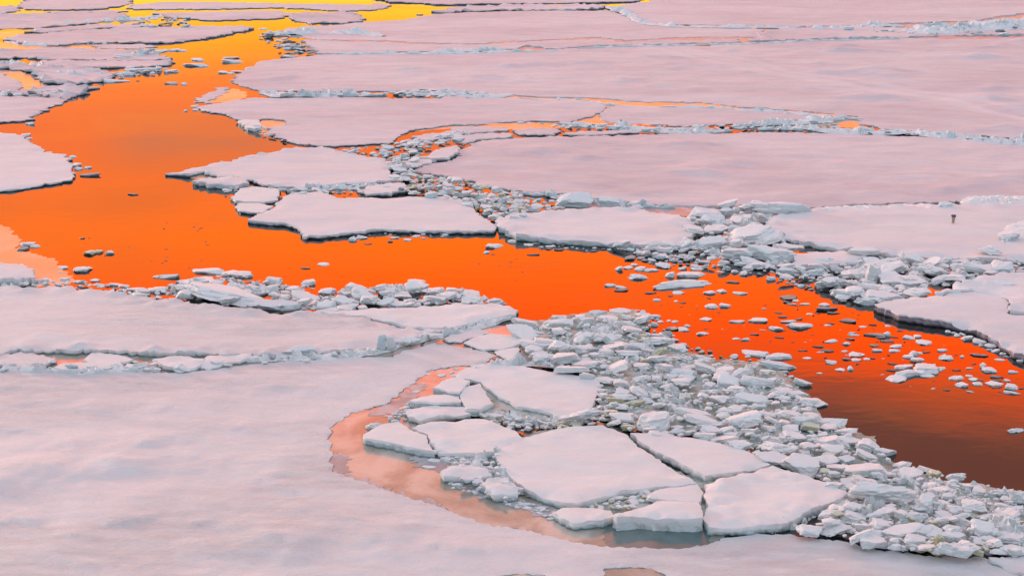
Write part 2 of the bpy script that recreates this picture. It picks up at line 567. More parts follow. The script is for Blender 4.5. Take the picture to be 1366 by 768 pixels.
floe('tongue-shaped floe with a dark edge pointing right into the yellow water', [(7, 52), (18, 48), (50, 46), (90, 41), (140, 38), (200, 36), (280, 35), (320, 35), (337, 38), (310, 44), (285, 49), (245, 55), (205, 57), (150, 56), (110, 57), (75, 60), (45, 58), (20, 55)], 0.14, FARJ, rim=0.15, hum=.5, **FAR)
floe('small almond-shaped floe surrounded by yellow water', [(383, 23), (400, 19), (460, 16), (487, 24), (475, 29), (455, 31), (410, 30), (395, 27)], 0.11, FARJ, rim=0.25, hum=.5, **FAR)
floe('wide floe with a snow mound at its right tip, below the tongue-shaped floe', [(-40, 64), (20, 67), (40, 66), (100, 64), (150, 66), (195, 70), (215, 73), (225, 79), (200, 80), (130, 80), (80, 79.5), (55, 79), (30, 77), (-40, 82)], 0.11, FARJ, rim=0.2, hum=.5, **FAR)
floe('thin plate under the floe with the snow mound, along a fine crack', [(55, 80), (130, 81), (222, 80.5), (226, 86), (200, 88), (150, 90), (100, 89), (60, 87)], 0.11, FARJ, rim=0.15, hum=.5, **FAR)
floe('hummocky blue-grey floe beside the curved pink pond', [(-40, 84), (20, 86), (50, 88), (110, 90), (150, 98), (152, 105), (120, 110), (80, 112), (60, 110), (48, 103), (40, 95), (20, 91), (-40, 90)], 0.11, 1.5, rim=0.4, hum=.5, **FAR)
floe('flat floe at the left edge enclosed by the curved pink pond', [(-40, 96), (5, 98), (28, 107), (33, 116), (20, 121), (-40, 122)], 0.09, FARJ, hum=.5, **FAR)
floe('crumpled floe with a dark ragged tip jutting into the orange lead', [(10, 124), (40, 119), (65, 116), (90, 112), (122, 118), (115, 124), (95, 132), (80, 130), (60, 128), (30, 127)], 0.12, 1.5, rim=0.35, hum=.5, **FAR)
floe('smooth floe at the left bank with a dark edge, under the crumpled floe', [(-40, 129), (30, 128.5), (75, 130), (88, 134), (75, 140), (55, 147), (45, 152), (32, 160), (0, 162), (-40, 165)], 0.09, FARJ, hum=.5, **FAR)
floe('large flat floe at the left bank ending in a blunt point in the lead', [(-60, 172), (0, 175), (30, 180), (42, 190), (65, 201), (85, 207), (95, 217), (98, 230), (100, 236), (72, 243), (60, 244), (30, 250), (0, 253), (-60, 258)], 0.14, snow='snow')
floe('shattered plate wedged above the tongue-shaped floe at its left', [(36, 42), (60, 38), (95, 35), (130, 32.5), (152, 34), (140, 37), (95, 40), (60, 43)], 0.12, 1.4, hum=.4, rim=.15, **FAR)
floe('ragged fragment between the top left floe strips', [(62, 16), (110, 14.5), (160, 14), (172, 15), (150, 17), (90, 18)], 0.1, 1.4, **FAR)
floe('ragged shard of ice under the tongue-shaped floe toward the snow mound', [(125, 61), (160, 59), (205, 60), (200, 63), (170, 64.5), (130, 64)], 0.1, 1.4, hum=.3, **FAR)
# ---- the wide floes of the upper right
floe('distant dark-edged floe along the top, right of the yellow water', [(498, -2), (520, 2), (560, 3), (590, 5), (625, 5), (680, 4), (800, 2.5), (850, 1), (856, -10), (498, -10)], 0.17, **FAR)
floe('thin lumpy strip of ice just under the distant dark-edged floe', [(575, 15), (590, 13), (625, 8), (680, 7), (780, 6), (808, 8), (800, 12), (745, 13), (700, 13), (640, 14), (600, 16)], 0.15, 1.5, rim=0.3, **FAR)
floe('far rose-tinted floe filling the top right corner behind the ridge', [(815, 10), (840, 5), (870, 2.5), (880, -12), (1500, -12), (1500, 16), (1366, 18), (1330, 22), (1300, 28), (1200, 31), (1120, 35), (1060, 35), (960, 34), (900, 33), (870, 31), (850, 26), (845, 17)], 0.10, rim=0.1, **PACK)
floe('wide pale floe in the upper middle with fine cracks near its front edge', [(395, 45), (375, 41), (385, 37), (445, 33.5), (485, 29.5), (540, 26.5), (560, 22), (600, 17), (690, 14.5), (810, 13.5), (836, 20), (846, 29), (900, 36), (1000, 37), (1020, 40), (1010, 50), (985, 49), (900, 50), (835, 54), (800, 49.5), (700, 54), (640, 58), (560, 57), (515, 54), (420, 53)], 0.08, **PACK)
floe('narrow slab between two long cracks in the upper middle', [(402, 54), (420, 54), (515, 57), (560, 59), (640, 60), (690, 57), (800, 52), (830, 57), (900, 53), (985, 52), (990, 56), (900, 58.5), (830, 60), (770, 62), (745, 65), (700, 60.5), (688, 65), (620, 68), (540, 69), (450, 71), (425, 71)], 0.07, rim=0.1, **PACK)
floe('lumpy shelf in front of the ridge, near the top right corner', [(1002, 55), (1012, 47), (1024, 40), (1060, 38), (1130, 37), (1215, 37), (1366, 38), (1500, 40), (1500, 44), (1366, 46), (1225, 48), (1200, 50), (1100, 51), (1050, 54)], 0.11, 1.2, rim=0.25, **PACK)
floe('vast rose-coloured floe across the upper right with faint drift tracks', [(313, 107), (322, 97), (338, 88), (347, 81), (425, 73), (540, 71.5), (620, 71), (700, 68.5), (770, 64), (830, 62), (900, 61), (1000, 58), (1100, 53.5), (1200, 51.5), (1366, 50), (1520, 47), (1520, 188), (1366, 185), (1300, 180), (1240, 176), (1180, 171), (1150, 165), (1146, 156), (1110, 151), (1060, 147), (1000, 143), (940, 137), (880, 135), (835, 134), (790, 130), (730, 128.5), (680, 126), (600, 121), (560, 119), (520, 121), (470, 121), (400, 121.5), (350, 121), (325, 115)], 0.08, dense=2.2, hum=.45, **dict(PACK, snow='snow_track'))
floe('small pointed plate at the right bank beside a pinkish pool', [(260, 136), (275, 124), (290, 117), (305, 116), (300, 123), (285, 131), (282, 137)], 0.07, 1.3, **PACK)
floe('long rose-grey floe from the lead to the middle, bitten at its left end', [(263, 142), (285, 138), (310, 134), (340, 130), (400, 130.5), (480, 129), (560, 131), (590, 132), (596, 126), (618, 126), (625, 131), (680, 130), (740, 132.5), (795, 134), (810, 142), (800, 150), (760, 162), (748, 165), (745, 161), (690, 161), (640, 165), (600, 166), (545, 174), (530, 184), (524, 190), (470, 193), (430, 194), (400, 192), (382, 188), (365, 180), (352, 178), (362, 170), (384, 163), (372, 158), (350, 158), (340, 162), (315, 158), (300, 152), (270, 147)], 0.12, dense=1.2, **FAR)
floe('tilted wedge of ice in the bite at the left end of the long rose-grey floe', [(317, 161), (325, 159), (346, 160), (348, 168), (344, 172), (330, 170)], 0.26, 1.2, snow='snow_slab', ice='ice_pale')
floe('slender floe with a pointed right end, under the thin orange slits', [(800, 152), (812, 143), (835, 140), (870, 142), (940, 142), (1010, 146), (1080, 151), (1122, 157), (1090, 158), (1040, 160), (1000, 164), (950, 166), (900, 167), (860, 164), (815, 163), (803, 158)], 0.07, **PACK)
floe('crooked plate among the crushed ice, left of the bar-shaped plate', [(602, 182), (640, 177.5), (682, 176.5), (688, 181), (645, 185), (618, 191), (606, 190)], 0.12, 1.2, **PACK)
floe('splinter of ice along the front of the long rose-grey floe', [(556, 181), (590, 175), (604, 171), (640, 175.5), (600, 180), (575, 187), (562, 187)], 0.12, 1.3, **PACK)
floe('narrow plate below an orange slit in the middle of the pack', [(600, 170), (640, 168), (672, 169), (680, 173), (640, 176), (606, 176)], 0.07, 1.2, **PACK)
floe('thin bar-shaped plate with a dark front edge above the big central floe', [(684, 172), (745, 170), (748, 175), (735, 179), (690, 178)], 0.12, **FAR)
floe('thin triangular plate right of the bar-shaped plate', [(752, 176), (838, 172), (852, 176), (790, 180), (756, 179)], 0.12, **FAR)
floe('small plate in the crack between the slender floe and the central floe', [(905, 170), (945, 169), (948, 174), (905, 175)], 0.07, 1.2, **PACK)
floe('great lavender-pink floe across the middle right, smooth and almost bare', [(548, 228), (562, 221), (588, 216), (604, 212), (615, 208), (612, 200), (625, 194), (640, 188), (690, 183.5), (745, 181.5), (850, 178.5), (950, 177.5), (1040, 176.5), (1130, 178), (1220, 181), (1300, 187.5), (1366, 192), (1520, 200), (1520, 268), (1366, 264), (1300, 267), (1200, 270), (1150, 272), (1080, 276), (1000, 275), (920, 273.5), (860, 271), (800, 265), (760, 258), (700, 255), (650, 248), (630, 241), (600, 235)], 0.12, snow='snow_far', dense=1.8, ice='ice_far', skirt=.8, hum=.25)
floe('small rounded floe with a dark curved edge beside an orange crescent', [(548, 208), (575, 203), (590, 197), (610, 193.5), (611, 199), (606, 205), (597, 210), (570, 210)], 0.22, 0.7, snow='snow')
floe('little plate wedged under the rounded floe with the orange crescent', [(535, 216), (560, 212), (582, 213), (562, 220), (548, 223)], 0.18, snow='snow')
floe('pale floe with a long thin point reaching left into the orange lead', [(220, 231), (240, 229), (270, 220), (300, 215), (340, 206), (395, 196.5), (430, 196), (460, 202), (490, 208), (515, 212), (520, 222), (525, 233), (530, 240), (500, 243), (450, 245), (420, 249), (385, 249), (350, 246), (335, 240), (290, 234), (270, 229), (250, 233)], 0.17, rim=0.12)
floe('low lens-shaped slab along the underside of the long-pointed floe', [(256, 241), (275, 237), (300, 234.5), (328, 238), (335, 243), (315, 248), (290, 246)], 0.25, 1.2, rim=0.15, ice='ice_pale')
floe('small square plate with a cracked front at the edge of the lead', [(311, 262), (318, 252), (337, 248), (375, 252), (370, 265), (350, 269), (330, 268.5), (314, 267)], 0.2, snow='snow_slab')
floe('lower of the two stacked small plates jutting into the lead', [(317, 270.5), (345, 270.5), (364, 274), (350, 283), (330, 282), (319, 279)], 0.18, snow='snow_slab')
floe('broad pale floe in the centre with a crisp dark edge above the orange water', [(330, 293), (345, 285), (362, 278), (378, 262), (392, 256), (430, 256), (450, 262.5), (520, 262.5), (600, 261.5), (625, 270), (640, 285), (663, 302), (660, 307), (600, 307), (550, 306), (500, 305), (480, 308), (440, 312), (408, 314), (395, 302), (380, 297), (350, 295)], 0.19, 0.7, dense=1.2)
floe('thin pale strip between the long-pointed floe and the broad central one', [(475, 252), (490, 246), (520, 243.5), (540, 244), (546, 252), (520, 258), (490, 257)], 0.2, rim=0.1)
floe('white floe right of the broad central one, two tilted slabs standing at its back', [(660, 291), (690, 285), (740, 280), (800, 277), (840, 276), (870, 278), (905, 286), (922, 297), (922, 310), (917, 325), (860, 326), (800, 322), (760, 320), (720, 317), (685, 313), (665, 301)], 0.28, rim=0.15, ice='ice_pale')
floe('round smooth floe rimmed by snow rubble, with the little post standing on it', [(1018, 300), (1035, 287), (1080, 278), (1160, 275), (1260, 272.5), (1366, 269), (1520, 270), (1520, 345), (1366, 345), (1300, 345), (1230, 341), (1170, 334), (1120, 329), (1060, 319)], 0.24, rim=0.12, ice='ice_pale', skirt=.8)
floe('small smooth plate tucked under the round floe with the post', [(1055, 340), (1080, 333), (1125, 334), (1158, 342), (1125, 350), (1065, 352)], 0.25, ice='ice_pale')
floe('thick snowy shelf at the right edge with a mauve rounded rim over dark water', [(1166, 405), (1200, 398), (1240, 392), (1301, 388), (1335, 396), (1343, 400), (1344, 417), (1372, 419), (1520, 424), (1520, 540), (1366, 471), (1348, 464), (1328, 451), (1300, 436), (1260, 427), (1230, 423), (1200, 418)], 0.29, 0.6, ice='ice_mauve', skirt=0.12, hum=.15, und=.08)
floe('snow-buried plate behind the thick snowy shelf, parted from it by a notched crack', [(1248, 389), (1275, 378), (1300, 370), (1366, 360), (1520, 350), (1520, 418), (1372, 416), (1348, 414), (1347, 398), (1337, 394), (1302, 385.5)], 0.38, 1.0, rim=.15, hum=.3, ice='ice_pale')
# ---- near floes
floe('short thick floe at the left edge beside thin pale new ice', [(-40, 349), (0, 349), (30, 351), (42, 357), (46, 366), (45, 370), (20, 371), (-40, 372)], 0.30, ice='ice_pale')
floe('long white floe at the left centre under the ridge of ice blocks', [(-80, 384), (0, 383), (60, 381), (130, 386), (180, 393), (230, 400), (300, 408), (370, 415), (424, 417), (485, 423), (550, 436.5), (600, 438), (590, 441), (570, 446), (540, 455), (500, 464), (460, 466), (430, 469), (375, 473), (340, 473), (280, 470), (200, 470), (120, 466), (70, 467), (-80, 470)], 0.15, rim=0.14, snow='snow_near', ice='ice_pale', dense=1.6, hum=.15)
floe('tapering white slab with a sharp right tip, hairline-cracked from the long floe', [(428, 416.8), (445, 414), (500, 411), (560, 408), (620, 406), (660, 404), (690, 412), (688, 418), (650, 425), (620, 432), (601, 437), (551, 435.6), (486, 422)], 0.24, 0.8, rim=0.08, snow='snow_slab', ice='ice_pale')
floe('snow-covered plate at the left edge above the foreground sheet', [(-60, 470), (50, 470), (66, 474), (74, 480), (60, 486), (-60, 488)], 0.15, snow='snow_near', ice='ice_pale')
floe('bar-shaped slab in front of the small brown pool at the left', [(72, 489), (85, 484), (160, 480), (164, 487), (140, 491), (90, 493)], 0.22, snow='snow_slab', ice='ice_pale')
floe('small plate right of the brown pool in the left crack', [(112, 477), (122, 470), (160, 472), (178, 478), (165, 482), (118, 482)], 0.15, snow='snow_slab', ice='ice_pale')
floe('little crooked plate in the left crack beside snow lumps', [(205, 478), (225, 476), (250, 474), (275, 480), (262, 490), (240, 494), (218, 488)], 0.15, rim=0.1, snow='snow_slab', ice='ice_pale')
floe('small plate wedged under the thin wafer in the left crack', [(275, 476), (300, 472), (335, 474), (338, 478), (305, 484), (280, 490), (268, 488)], 0.15, rim=0.1, snow='snow_slab', ice='ice_pale')
floe('huge wind-ripped snow sheet in the foreground, curving round the pink channel',
     [(-120, 495), (0, 494), (60, 495), (150, 495), (240, 496), (280, 491), (330, 485), (400, 480), (440, 478), (470, 476), (525, 475), (545, 466), (580, 457), (610, 461), (645, 467), (662, 474), (640, 485), (615, 487), (575, 492), (563, 498), (555, 507), (540, 518), (525, 530), (515, 538), (500, 542), (470, 548), (452, 560), (440, 570), (438, 585), (442, 600), (440, 615), (445, 628), (465, 635), (490, 643), (515, 652), (535, 660), (555, 666), (580, 672), (600, 680), (640, 695), (660, 700), (700, 705), (730, 712), (770, 722), (800, 727), (850, 730), (900, 730), (940, 725), (970, 716), (1010, 711), (1060, 713), (1130, 722), (1170, 731), (1250, 742), (1308, 741), (1332, 751), (1362, 766), (1440, 830), (920, 830), (888, 763), (868, 756), (830, 755), (806, 757), (795, 790), (745, 790), (722, 764), (690, 764), (668, 767), (655, 830), (-160, 830)],
     0.06, 0.75, snow='snow_near', ice='ice_pale', und=0.07, dense=9.0, hum=.22, skirt=.8, lips=[((0, 692), (62, 691), 0.07), ((138, 691), (206, 694), 0.075), ((125, 620), (150, 624), 0.06), ((205, 550), (242, 548), 0.045), ((300, 574), (345, 577), 0.05), ((178, 597), (216, 594), 0.05), ((15, 640), (60, 637), 0.045), ((250, 702), (332, 696), 0.05), ((330, 640), (420, 656), 0.04), ((560, 738), (640, 730), 0.045), ((60, 720), (120, 715), 0.05), ((330, 725), (380, 722), 0.045), ((90, 545), (140, 548), 0.04), ((360, 520), (420, 515), 0.04), ((10, 575), (50, 577), 0.04), ((430, 690), (500, 700), 0.045), ((1000, 738), (1080, 735), 0.03)])
floe('snowy corner piece at the lower right, cut off by a diagonal dark crack', [(1318, 742), (1366, 736), (1500, 726), (1500, 840), (1445, 830), (1366, 764), (1342, 752)], 0.14, snow='snow_near', ice='ice_pale')
floe('wet greyish plate at the head of the pink channel, beside the sharp white tip', [(588, 452), (600, 446), (640, 438), (655, 443), (628, 449), (617, 455), (600, 456)], 0.08, snow='snow', ice='ice_dark')
floe('pentagonal plate between hairline cracks above the big smooth slab', [(619, 456), (630, 450), (655, 444), (690, 447), (702, 455), (690, 459), (672, 465), (645, 465), (632, 461)], 0.13, 0.6, snow='snow_slab', ice='ice_dark')
floe('small kite-shaped plate beside the open black crack', [(660, 468), (674, 465), (692, 460), (694, 478), (684, 482)], 0.13, 0.6, snow='snow_slab', ice='ice_dark')
floe('big smooth slab at the top of the broken cluster with a soft drift on it', [(592, 513), (620, 490), (650, 484), (690, 487), (740, 495), (802, 506), (797, 522), (790, 545), (770, 556), (740, 553), (715, 545), (690, 541), (665, 527), (640, 508), (620, 504)], 0.22, rim=0.06, snow='snow_slab', ice='ice_pale')
floe('thick cube-like slab with a shaded front at the top of the pink channel', [(578, 515), (590, 507), (605, 502), (627, 507), (620, 514), (612, 522), (598, 521)], 0.34, 0.5, snow='snow_slab', ice='ice_pale', skirt=0.2)
floe('thick oblong slab with a grey front below the cube-like slab', [(546, 532), (560, 527), (580, 523), (612, 525), (615, 533), (585, 536), (555, 534)], 0.32, 0.5, snow='snow_slab', ice='ice_pale', skirt=0.2)
floe('smooth tilted plate shaped like a shield beside the two thick slabs', [(613, 526), (620, 516), (640, 510), (648, 522), (657, 536), (640, 544), (622, 544)], 0.28, 0.5, snow='snow_slab', ice='ice_pale')
floe('jagged-backed slab under the thick oblong one', [(543, 549), (560, 544), (580, 538), (588, 542), (618, 543), (626, 551), (600, 555), (560, 560), (546, 556)], 0.22, snow='snow_slab', ice='ice_pale', rim=0.1)
floe('wedge-shaped slab with a dark wet edge pointing at the pink channel', [(484, 578), (498, 570), (512, 564), (532, 561), (547, 571), (568, 580), (570, 588), (580, 601), (560, 598), (520, 589), (487, 583)], 0.26, 0.5, snow='snow_slab', ice='ice_pale', skirt=0.3)
floe('smooth slab split from the wedge by a zigzag crack', [(550, 570), (575, 563), (620, 558), (646, 558), (690, 575), (697, 585), (680, 598), (650, 603), (620, 603), (585, 601), (573, 588), (571, 579)], 0.26, 0.6, rim=0.05, snow='snow_slab', ice='ice_pale')
floe('largest smooth white slab in the foreground, left of the long open crack', [(658, 602), (690, 585), (730, 575), (765, 567), (800, 566), (836, 577), (850, 594), (897, 623), (929, 643.5), (880, 648), (830, 654), (800, 662), (770, 671), (745, 668), (720, 659), (700, 650), (680, 633), (668, 620)], 0.26, 0.6, rim=0.04, snow='snow_slab', ice='ice_pale')
floe('white slab on the far side of the long open crack', [(842, 576), (900, 579), (960, 590), (1000, 602), (1028, 618), (985, 628), (940, 633), (908, 616), (856, 590)], 0.28, 0.6, snow='snow_slab', ice='ice_pale')
floe('white slab with a crumbling front at the end of the long open crack', [(941, 643), (985, 632), (1030, 621), (1065, 632), (1110, 645), (1131, 657), (1115, 667), (1080, 680), (1050, 697), (1000, 702), (945, 703), (937, 688), (945, 672), (940, 660)], 0.30, 0.8, rim=0.10, snow='snow_slab', ice='ice_pale')
floe('small cracked triangular plate behind the thick front slab', [(862, 660), (880, 651), (930, 644), (938, 655), (934, 668), (912, 668), (880, 664)], 0.22, 0.6, snow='snow_slab', ice='ice_pale')
floe('thick front slab with a tall snowy side mirrored in teal water', [(818, 686), (850, 677), (880, 668), (932, 669), (937, 680), (938, 690), (900, 691), (850, 688), (823, 690)], 0.42, 0.6, rim=0.05, snow='snow_slab', ice='w', skirt=0.6)
floe('low slab with a dark wet edge left of the thick front slab', [(738, 681), (752, 676), (790, 676), (815, 680), (820, 688), (800, 694), (765, 697), (750, 690)], 0.26, 0.9, rim=0.06, snow='snow_slab', ice='ice_pale')
floe('small broken slab at the rim of the pink channel below the zigzag crack', [(588, 630), (600, 622), (630, 620), (650, 626), (657, 633), (640, 637), (592, 635)], 0.26, 0.9, rim=0.1, snow='snow_slab', ice='ice_pale')
floe('crumbly slab against the lower left corner of the largest smooth slab', [(640, 645), (655, 640), (678, 640), (692, 650), (690, 658), (660, 659)], 0.24, 1.2, rim=0.15, snow='snow_slab', ice='ice_pale')

# ---- ice beyond the frame, for a camera a step aside
floe('remote floe beyond the lead, outside the picture', [(-200, -14), (450, -14), (430, -45), (-200, -45)], 0.15, **FAR)
floe('remote floe beyond the upper right floes, outside the picture', [(520, -16), (1500, -16), (1500, -60), (540, -60)], 0.15, **FAR)


# ------------------------------------------------------------------ thin ice and slush lying in the water
def film(name, label, pts, mat, z, cat='thin ice', kind=None, jag=1.0):
    ol = outline(pts, z, jag, len(label))
    V, F, _ = cdt(ol, [])
    fs = []
    for f in F:
        f = list(f)
        a = sum(V[f[i], 0] * V[f[(i + 1) % len(f)], 1] - V[f[(i + 1) % len(f)], 0] * V[f[i], 1] for i in range(len(f)))
        fs.append(f if a > 0 else f[::-1])
    o = link_mesh(name, [(v[0], v[1], z) for v in V], fs, M[mat], smooth=False)
    tag(o, label, None if kind else cat, None, kind)
    return o


film('thin_ice', 'thin peach-coloured new ice along the left bank around a small thick floe', [(-60, 297), (0, 299), (12, 303), (20, 313), (30, 321), (22, 331), (35, 336), (55, 341), (72, 345), (80, 355), (95, 368), (95, 382), (-60, 386)], 'new_ice', 0.006)
film('thin_ice', 'curved pinkish pool of new ice between the hummocky floes at the upper left', [(-60, 90), (0, 92), (30, 95), (45, 102), (66, 114), (60, 120), (30, 120), (-60, 120)], 'new_ice', 0.006)
film('thin_ice', 'pale pool of new ice beneath the tongue-shaped floe', [(-40, 58), (40, 56), (130, 56), (200, 62), (200, 70), (100, 68), (20, 66), (-40, 70)], 'new_ice', 0.006)
film('thin_ice', 'pinkish strip of new ice at the upper left edge above the tongue-shaped floe', [(-40, 42), (0, 43), (35, 41), (34, 45), (8, 52), (-40, 58)], 'new_ice', 0.006)
film('thin_ice', 'small pinkish pool of new ice beside the pointed plate on the right bank', [(278, 138), (286, 130), (300, 121), (312, 118), (328, 122), (330, 130), (310, 136)], 'new_ice', 0.006)
film('thin_ice', 'peach pool in the bite at the left end of the long rose-grey floe', [(340, 178), (345, 165), (350, 156), (378, 156), (390, 163), (375, 176), (356, 182)], 'new_ice', 0.006)
film('thin_ice', 'pinkish sliver of new ice under the long-pointed floe', [(240, 233), (255, 229), (275, 228), (300, 236), (262, 240)], 'new_ice', 0.006)
film('thin_ice', 'rosy pool among the little plates at the head of the pink channel', [(560, 470), (570, 446), (600, 436), (700, 436), (740, 455), (752, 482), (720, 490), (680, 486), (640, 470)], 'slush', 0.006)
film('thin_ice', 'greyish new ice filling the long crack below the long white floe, brown at its left', [(-60, 498), (-60, 462), (66, 460), (150, 460), (300, 464), (420, 462), (500, 456), (575, 440), (562, 472), (470, 484), (380, 488), (280, 498)], 'slush', 0.006)
film('thin_ice', 'grey wet patch in the snow sheet at the bottom edge', [(640, 800), (660, 762), (730, 758), (800, 754), (870, 752), (900, 765), (930, 800)], 'slush', 0.006)
film('thin_ice', 'thin peach new ice glinting in the slits under the vast rose floe', [(590, 122), (690, 126), (800, 130), (950, 136), (1060, 146), (1150, 154), (1160, 172), (1000, 166), (800, 166), (740, 172), (600, 172), (560, 176), (540, 172), (640, 160), (780, 152), (780, 134), (620, 134)], 'new_ice', 0.006)  # added film; its peach stands in for the water's yellower reflection
film('slush_channel', 'curved pink slush-filled channel between the snow sheet and the broken slabs', [(660, 478), (600, 484), (565, 488), (520, 528), (430, 555), (424, 620), (470, 652), (600, 692), (700, 720), (800, 740), (960, 740), (975, 700), (900, 660), (700, 620), (600, 580), (560, 545), (600, 510), (660, 492)], 'slush', 0.006, cat='slush channel')


film('slab_reflection', 'turquoise-grey melt water under the thick front slab', [(800, 698), (860, 692), (945, 690), (952, 700), (946, 724), (905, 738), (815, 736)], 'teal', 0.010, cat='painted reflection')  # sheet on the water carrying the slab's teal reflection as colour

film('slush_margin', 'grey soaked slush patch at the sharp bend of the pink channel', [(438, 604), (452, 601), (463, 608), (465, 618), (458, 630), (448, 634), (436, 622)], 'wet_margin', 0.012, cat='wet slush', jag=2.0)
film('slush_margin', 'grey soaked slush along the outer bank of the pink channel', [(468, 632), (490, 640), (515, 648), (545, 660), (570, 666), (600, 678), (590, 684), (540, 672), (490, 652), (462, 640)], 'wet_margin', 0.012, cat='wet slush', jag=2.5)
film('slush_margin', 'grey slush tongue between the snow sheet and the two thick slabs', [(500, 548), (520, 536), (540, 524), (560, 512), (575, 512), (560, 524), (545, 536), (530, 548), (512, 556)], 'wet_margin', 0.012, cat='wet slush', jag=2.5)
film('slush_margin', 'bluish slush apron under the wedge-shaped slab and the crumbling snow', [(560, 606), (600, 614), (600, 632), (650, 646), (700, 668), (760, 690), (748, 696), (690, 678), (630, 655), (580, 632), (540, 608)], 'wet_margin', 0.012, cat='wet slush', jag=2.5)

film('frozen_crack', 'grey refrozen crack around the narrow slab in the upper middle', [(700, 47), (840, 45), (1010, 44), (1030, 58), (900, 64), (700, 68), (420, 72), (410, 50), (520, 52), (640, 54)], 'wet_margin', 0.006, cat='refrozen crack')
film('frozen_crack', 'grey refrozen crack behind and before the lumpy shelf near the top right corner', [(1010, 30), (1120, 30), (1210, 28), (1366, 15), (1480, 12), (1480, 54), (1200, 56), (1020, 58), (1000, 46)], 'wet_margin', 0.008, cat='refrozen crack')
film('frozen_crack', 'grey refrozen gap behind the tilted slabs at the upper bend of rubble', [(760, 262), (860, 268), (960, 270), (1040, 272), (1040, 300), (930, 290), (850, 282), (790, 280)], 'wet_margin', 0.008, cat='refrozen crack')


# ------------------------------------------------------------------ broken ice: shapes
_ICO = {}


def ico(level):
    if level not in _ICO:
        bm = bmesh.new()
        bmesh.ops.create_icosphere(bm, subdivisions=level, radius=1.0)
        v = np.array([x.co[:] for x in bm.verts])
        f = [[x.index for x in p.verts] for p in bm.faces]
        bm.free()
        _ICO[level] = (v / np.linalg.norm(v, axis=1)[:, None], f)
    return _ICO[level]


def chunk_shape(seed, level, kind):
    """a broken piece of ice in a unit box: a faceted body cut by tilted planes, worn at its edges"""
    r = np.random.RandomState(seed)
    dirs, faces = ico(level)
    pl = []
    if kind == 's':      # slab: flat top and bottom, broken sides
        k = r.randint(5, 8)
        a0 = r.uniform(0, 6.28)
        for i in range(k):
            a = a0 + (i + r.uniform(-.28, .28)) * 6.283 / k
            pl.append(((math.cos(a), math.sin(a), r.uniform(-.25, .35)), r.uniform(.72, 1.0)))
        pl.append(((r.uniform(-.10, .10), r.uniform(-.10, .10), 1), 0.86))
        pl.append(((r.uniform(-.1, .1), r.uniform(-.1, .1), -1), 0.9))
        p = 90.0
    elif kind == 'b':    # block: tilted box with corners knocked off
        a0 = r.uniform(-.5, .5)
        for i in range(4):
            a = a0 + i * 1.571 + r.uniform(-.3, .3)
            pl.append(((math.cos(a), math.sin(a), r.uniform(-.3, .4)), r.uniform(.7, .95)))
        pl.append(((r.uniform(-.35, .35), r.uniform(-.35, .35), 1), r.uniform(.72, .9)))
        pl.append(((0, 0, -1), 0.9))
        for i in range(r.randint(2, 5)):
            v = r.normal(size=3)
            v[2] = abs(v[2]) * .7
            pl.append((tuple(v), r.uniform(.8, .98)))
        p = 80.0
    else:                # lump: rounded snowy chunk
        for i in range(11):
            v = r.normal(size=3)
            pl.append((tuple(v), r.uniform(.68, 1.0)))
        pl.append(((0, 0, -1), 0.85))
        p = 28.0
    N = np.array([q[0] for q in pl])
    N /= np.linalg.norm(N, axis=1)[:, None]
    D = np.array([q[1] for q in pl])
    dots = np.clip(dirs @ N.T, 0, None) / D
    rad = (dots ** p).sum(1) ** (-1 / p)
    rad = np.minimum(rad, 1.45)
    V = dirs * rad[:, None]
    amp = {'s': .035, 'b': .05, 'l': .09}[kind]
    off = Vector((seed * 1.37 % 97, seed * 2.11 % 89, seed * 0.73 % 83))
    for i in range(len(V)):
        q = Vector(V[i])
        d = noise.fractal(q * 2.1 + off, 0.9, 2.1, 4) * amp + noise.noise(q * 6.5 + off) * amp * .55 + (noise.cell(q * 2.6 + off) - .5) * amp * 1.5
        V[i] *= 1 + d
    V /= np.abs(V).max(0)
    return V, faces


STUFF_V, STUFF_F, STUFF_M = [], [], []
SPECS = []      # every piece of broken ice: dict(cx, cy, w, h, kind, tone, z0, zone ...)


def c(cx, cy, w, h, kind=None, tone='w', z0=0.0, rot=None, tilt=None, name=None, label=None, by_hand=True):
    SPECS.append(dict(cx=cx, cy=cy, w=w, h=h, kind=kind, tone=tone, z0=z0, rot=rot, tilt=tilt, label=label, hand=by_hand))


def solve(sp, r):
    """real size and place of a piece from how wide and tall it shows"""
    w, h = sp['w'], sp['h']
    g = P(sp['cx'], sp['cy'] + h / 2, sp['z0'])
    s = pxm(g)
    W = w / s
    dist = math.hypot(g.y, CAMH)
    sn, cs = CAMH / dist, g.y / dist
    kind = sp['kind']
    if kind is None:
        a = h / w
        kind = 's' if a < .34 else ('b' if r.random() < .7 else 'l')
        if a < .6 and r.random() < .45:
            kind = 's'
    D = W * (0.8 if kind != 's' else 0.75)
    Hv = (h / s - D * sn) / cs
    lo = .14 * W if kind == 's' else .28 * W
    if Hv < lo:
        Hv = lo
        D = max(.35 * W, (h / s - Hv * cs) / sn)
        if D * sn + Hv * cs > 1.3 * h / s:
            Hv = max(.05, (h / s - D * sn) / cs * 1.0, .10 * W)
    if Hv > .85 * W and kind != 'u':
        D = min(1.2 * W, D * 1.25)
        Hv = max(.3 * W, (h / s - D * sn) / cs)
    if sp['z0'] <= 0.001 and kind != 'u':
        Hv *= .62
        D *= 1.12
    elif kind != 'u':
        Hv *= .78
    sub = .12 * Hv + .04 if sp['z0'] > 0.001 else .35 * Hv + .04
    Hf = Hv + sub
    return kind, W, D, Hf, Vector((g.x, g.y + D * .5, sp['z0'] + Hv - Hf / 2))


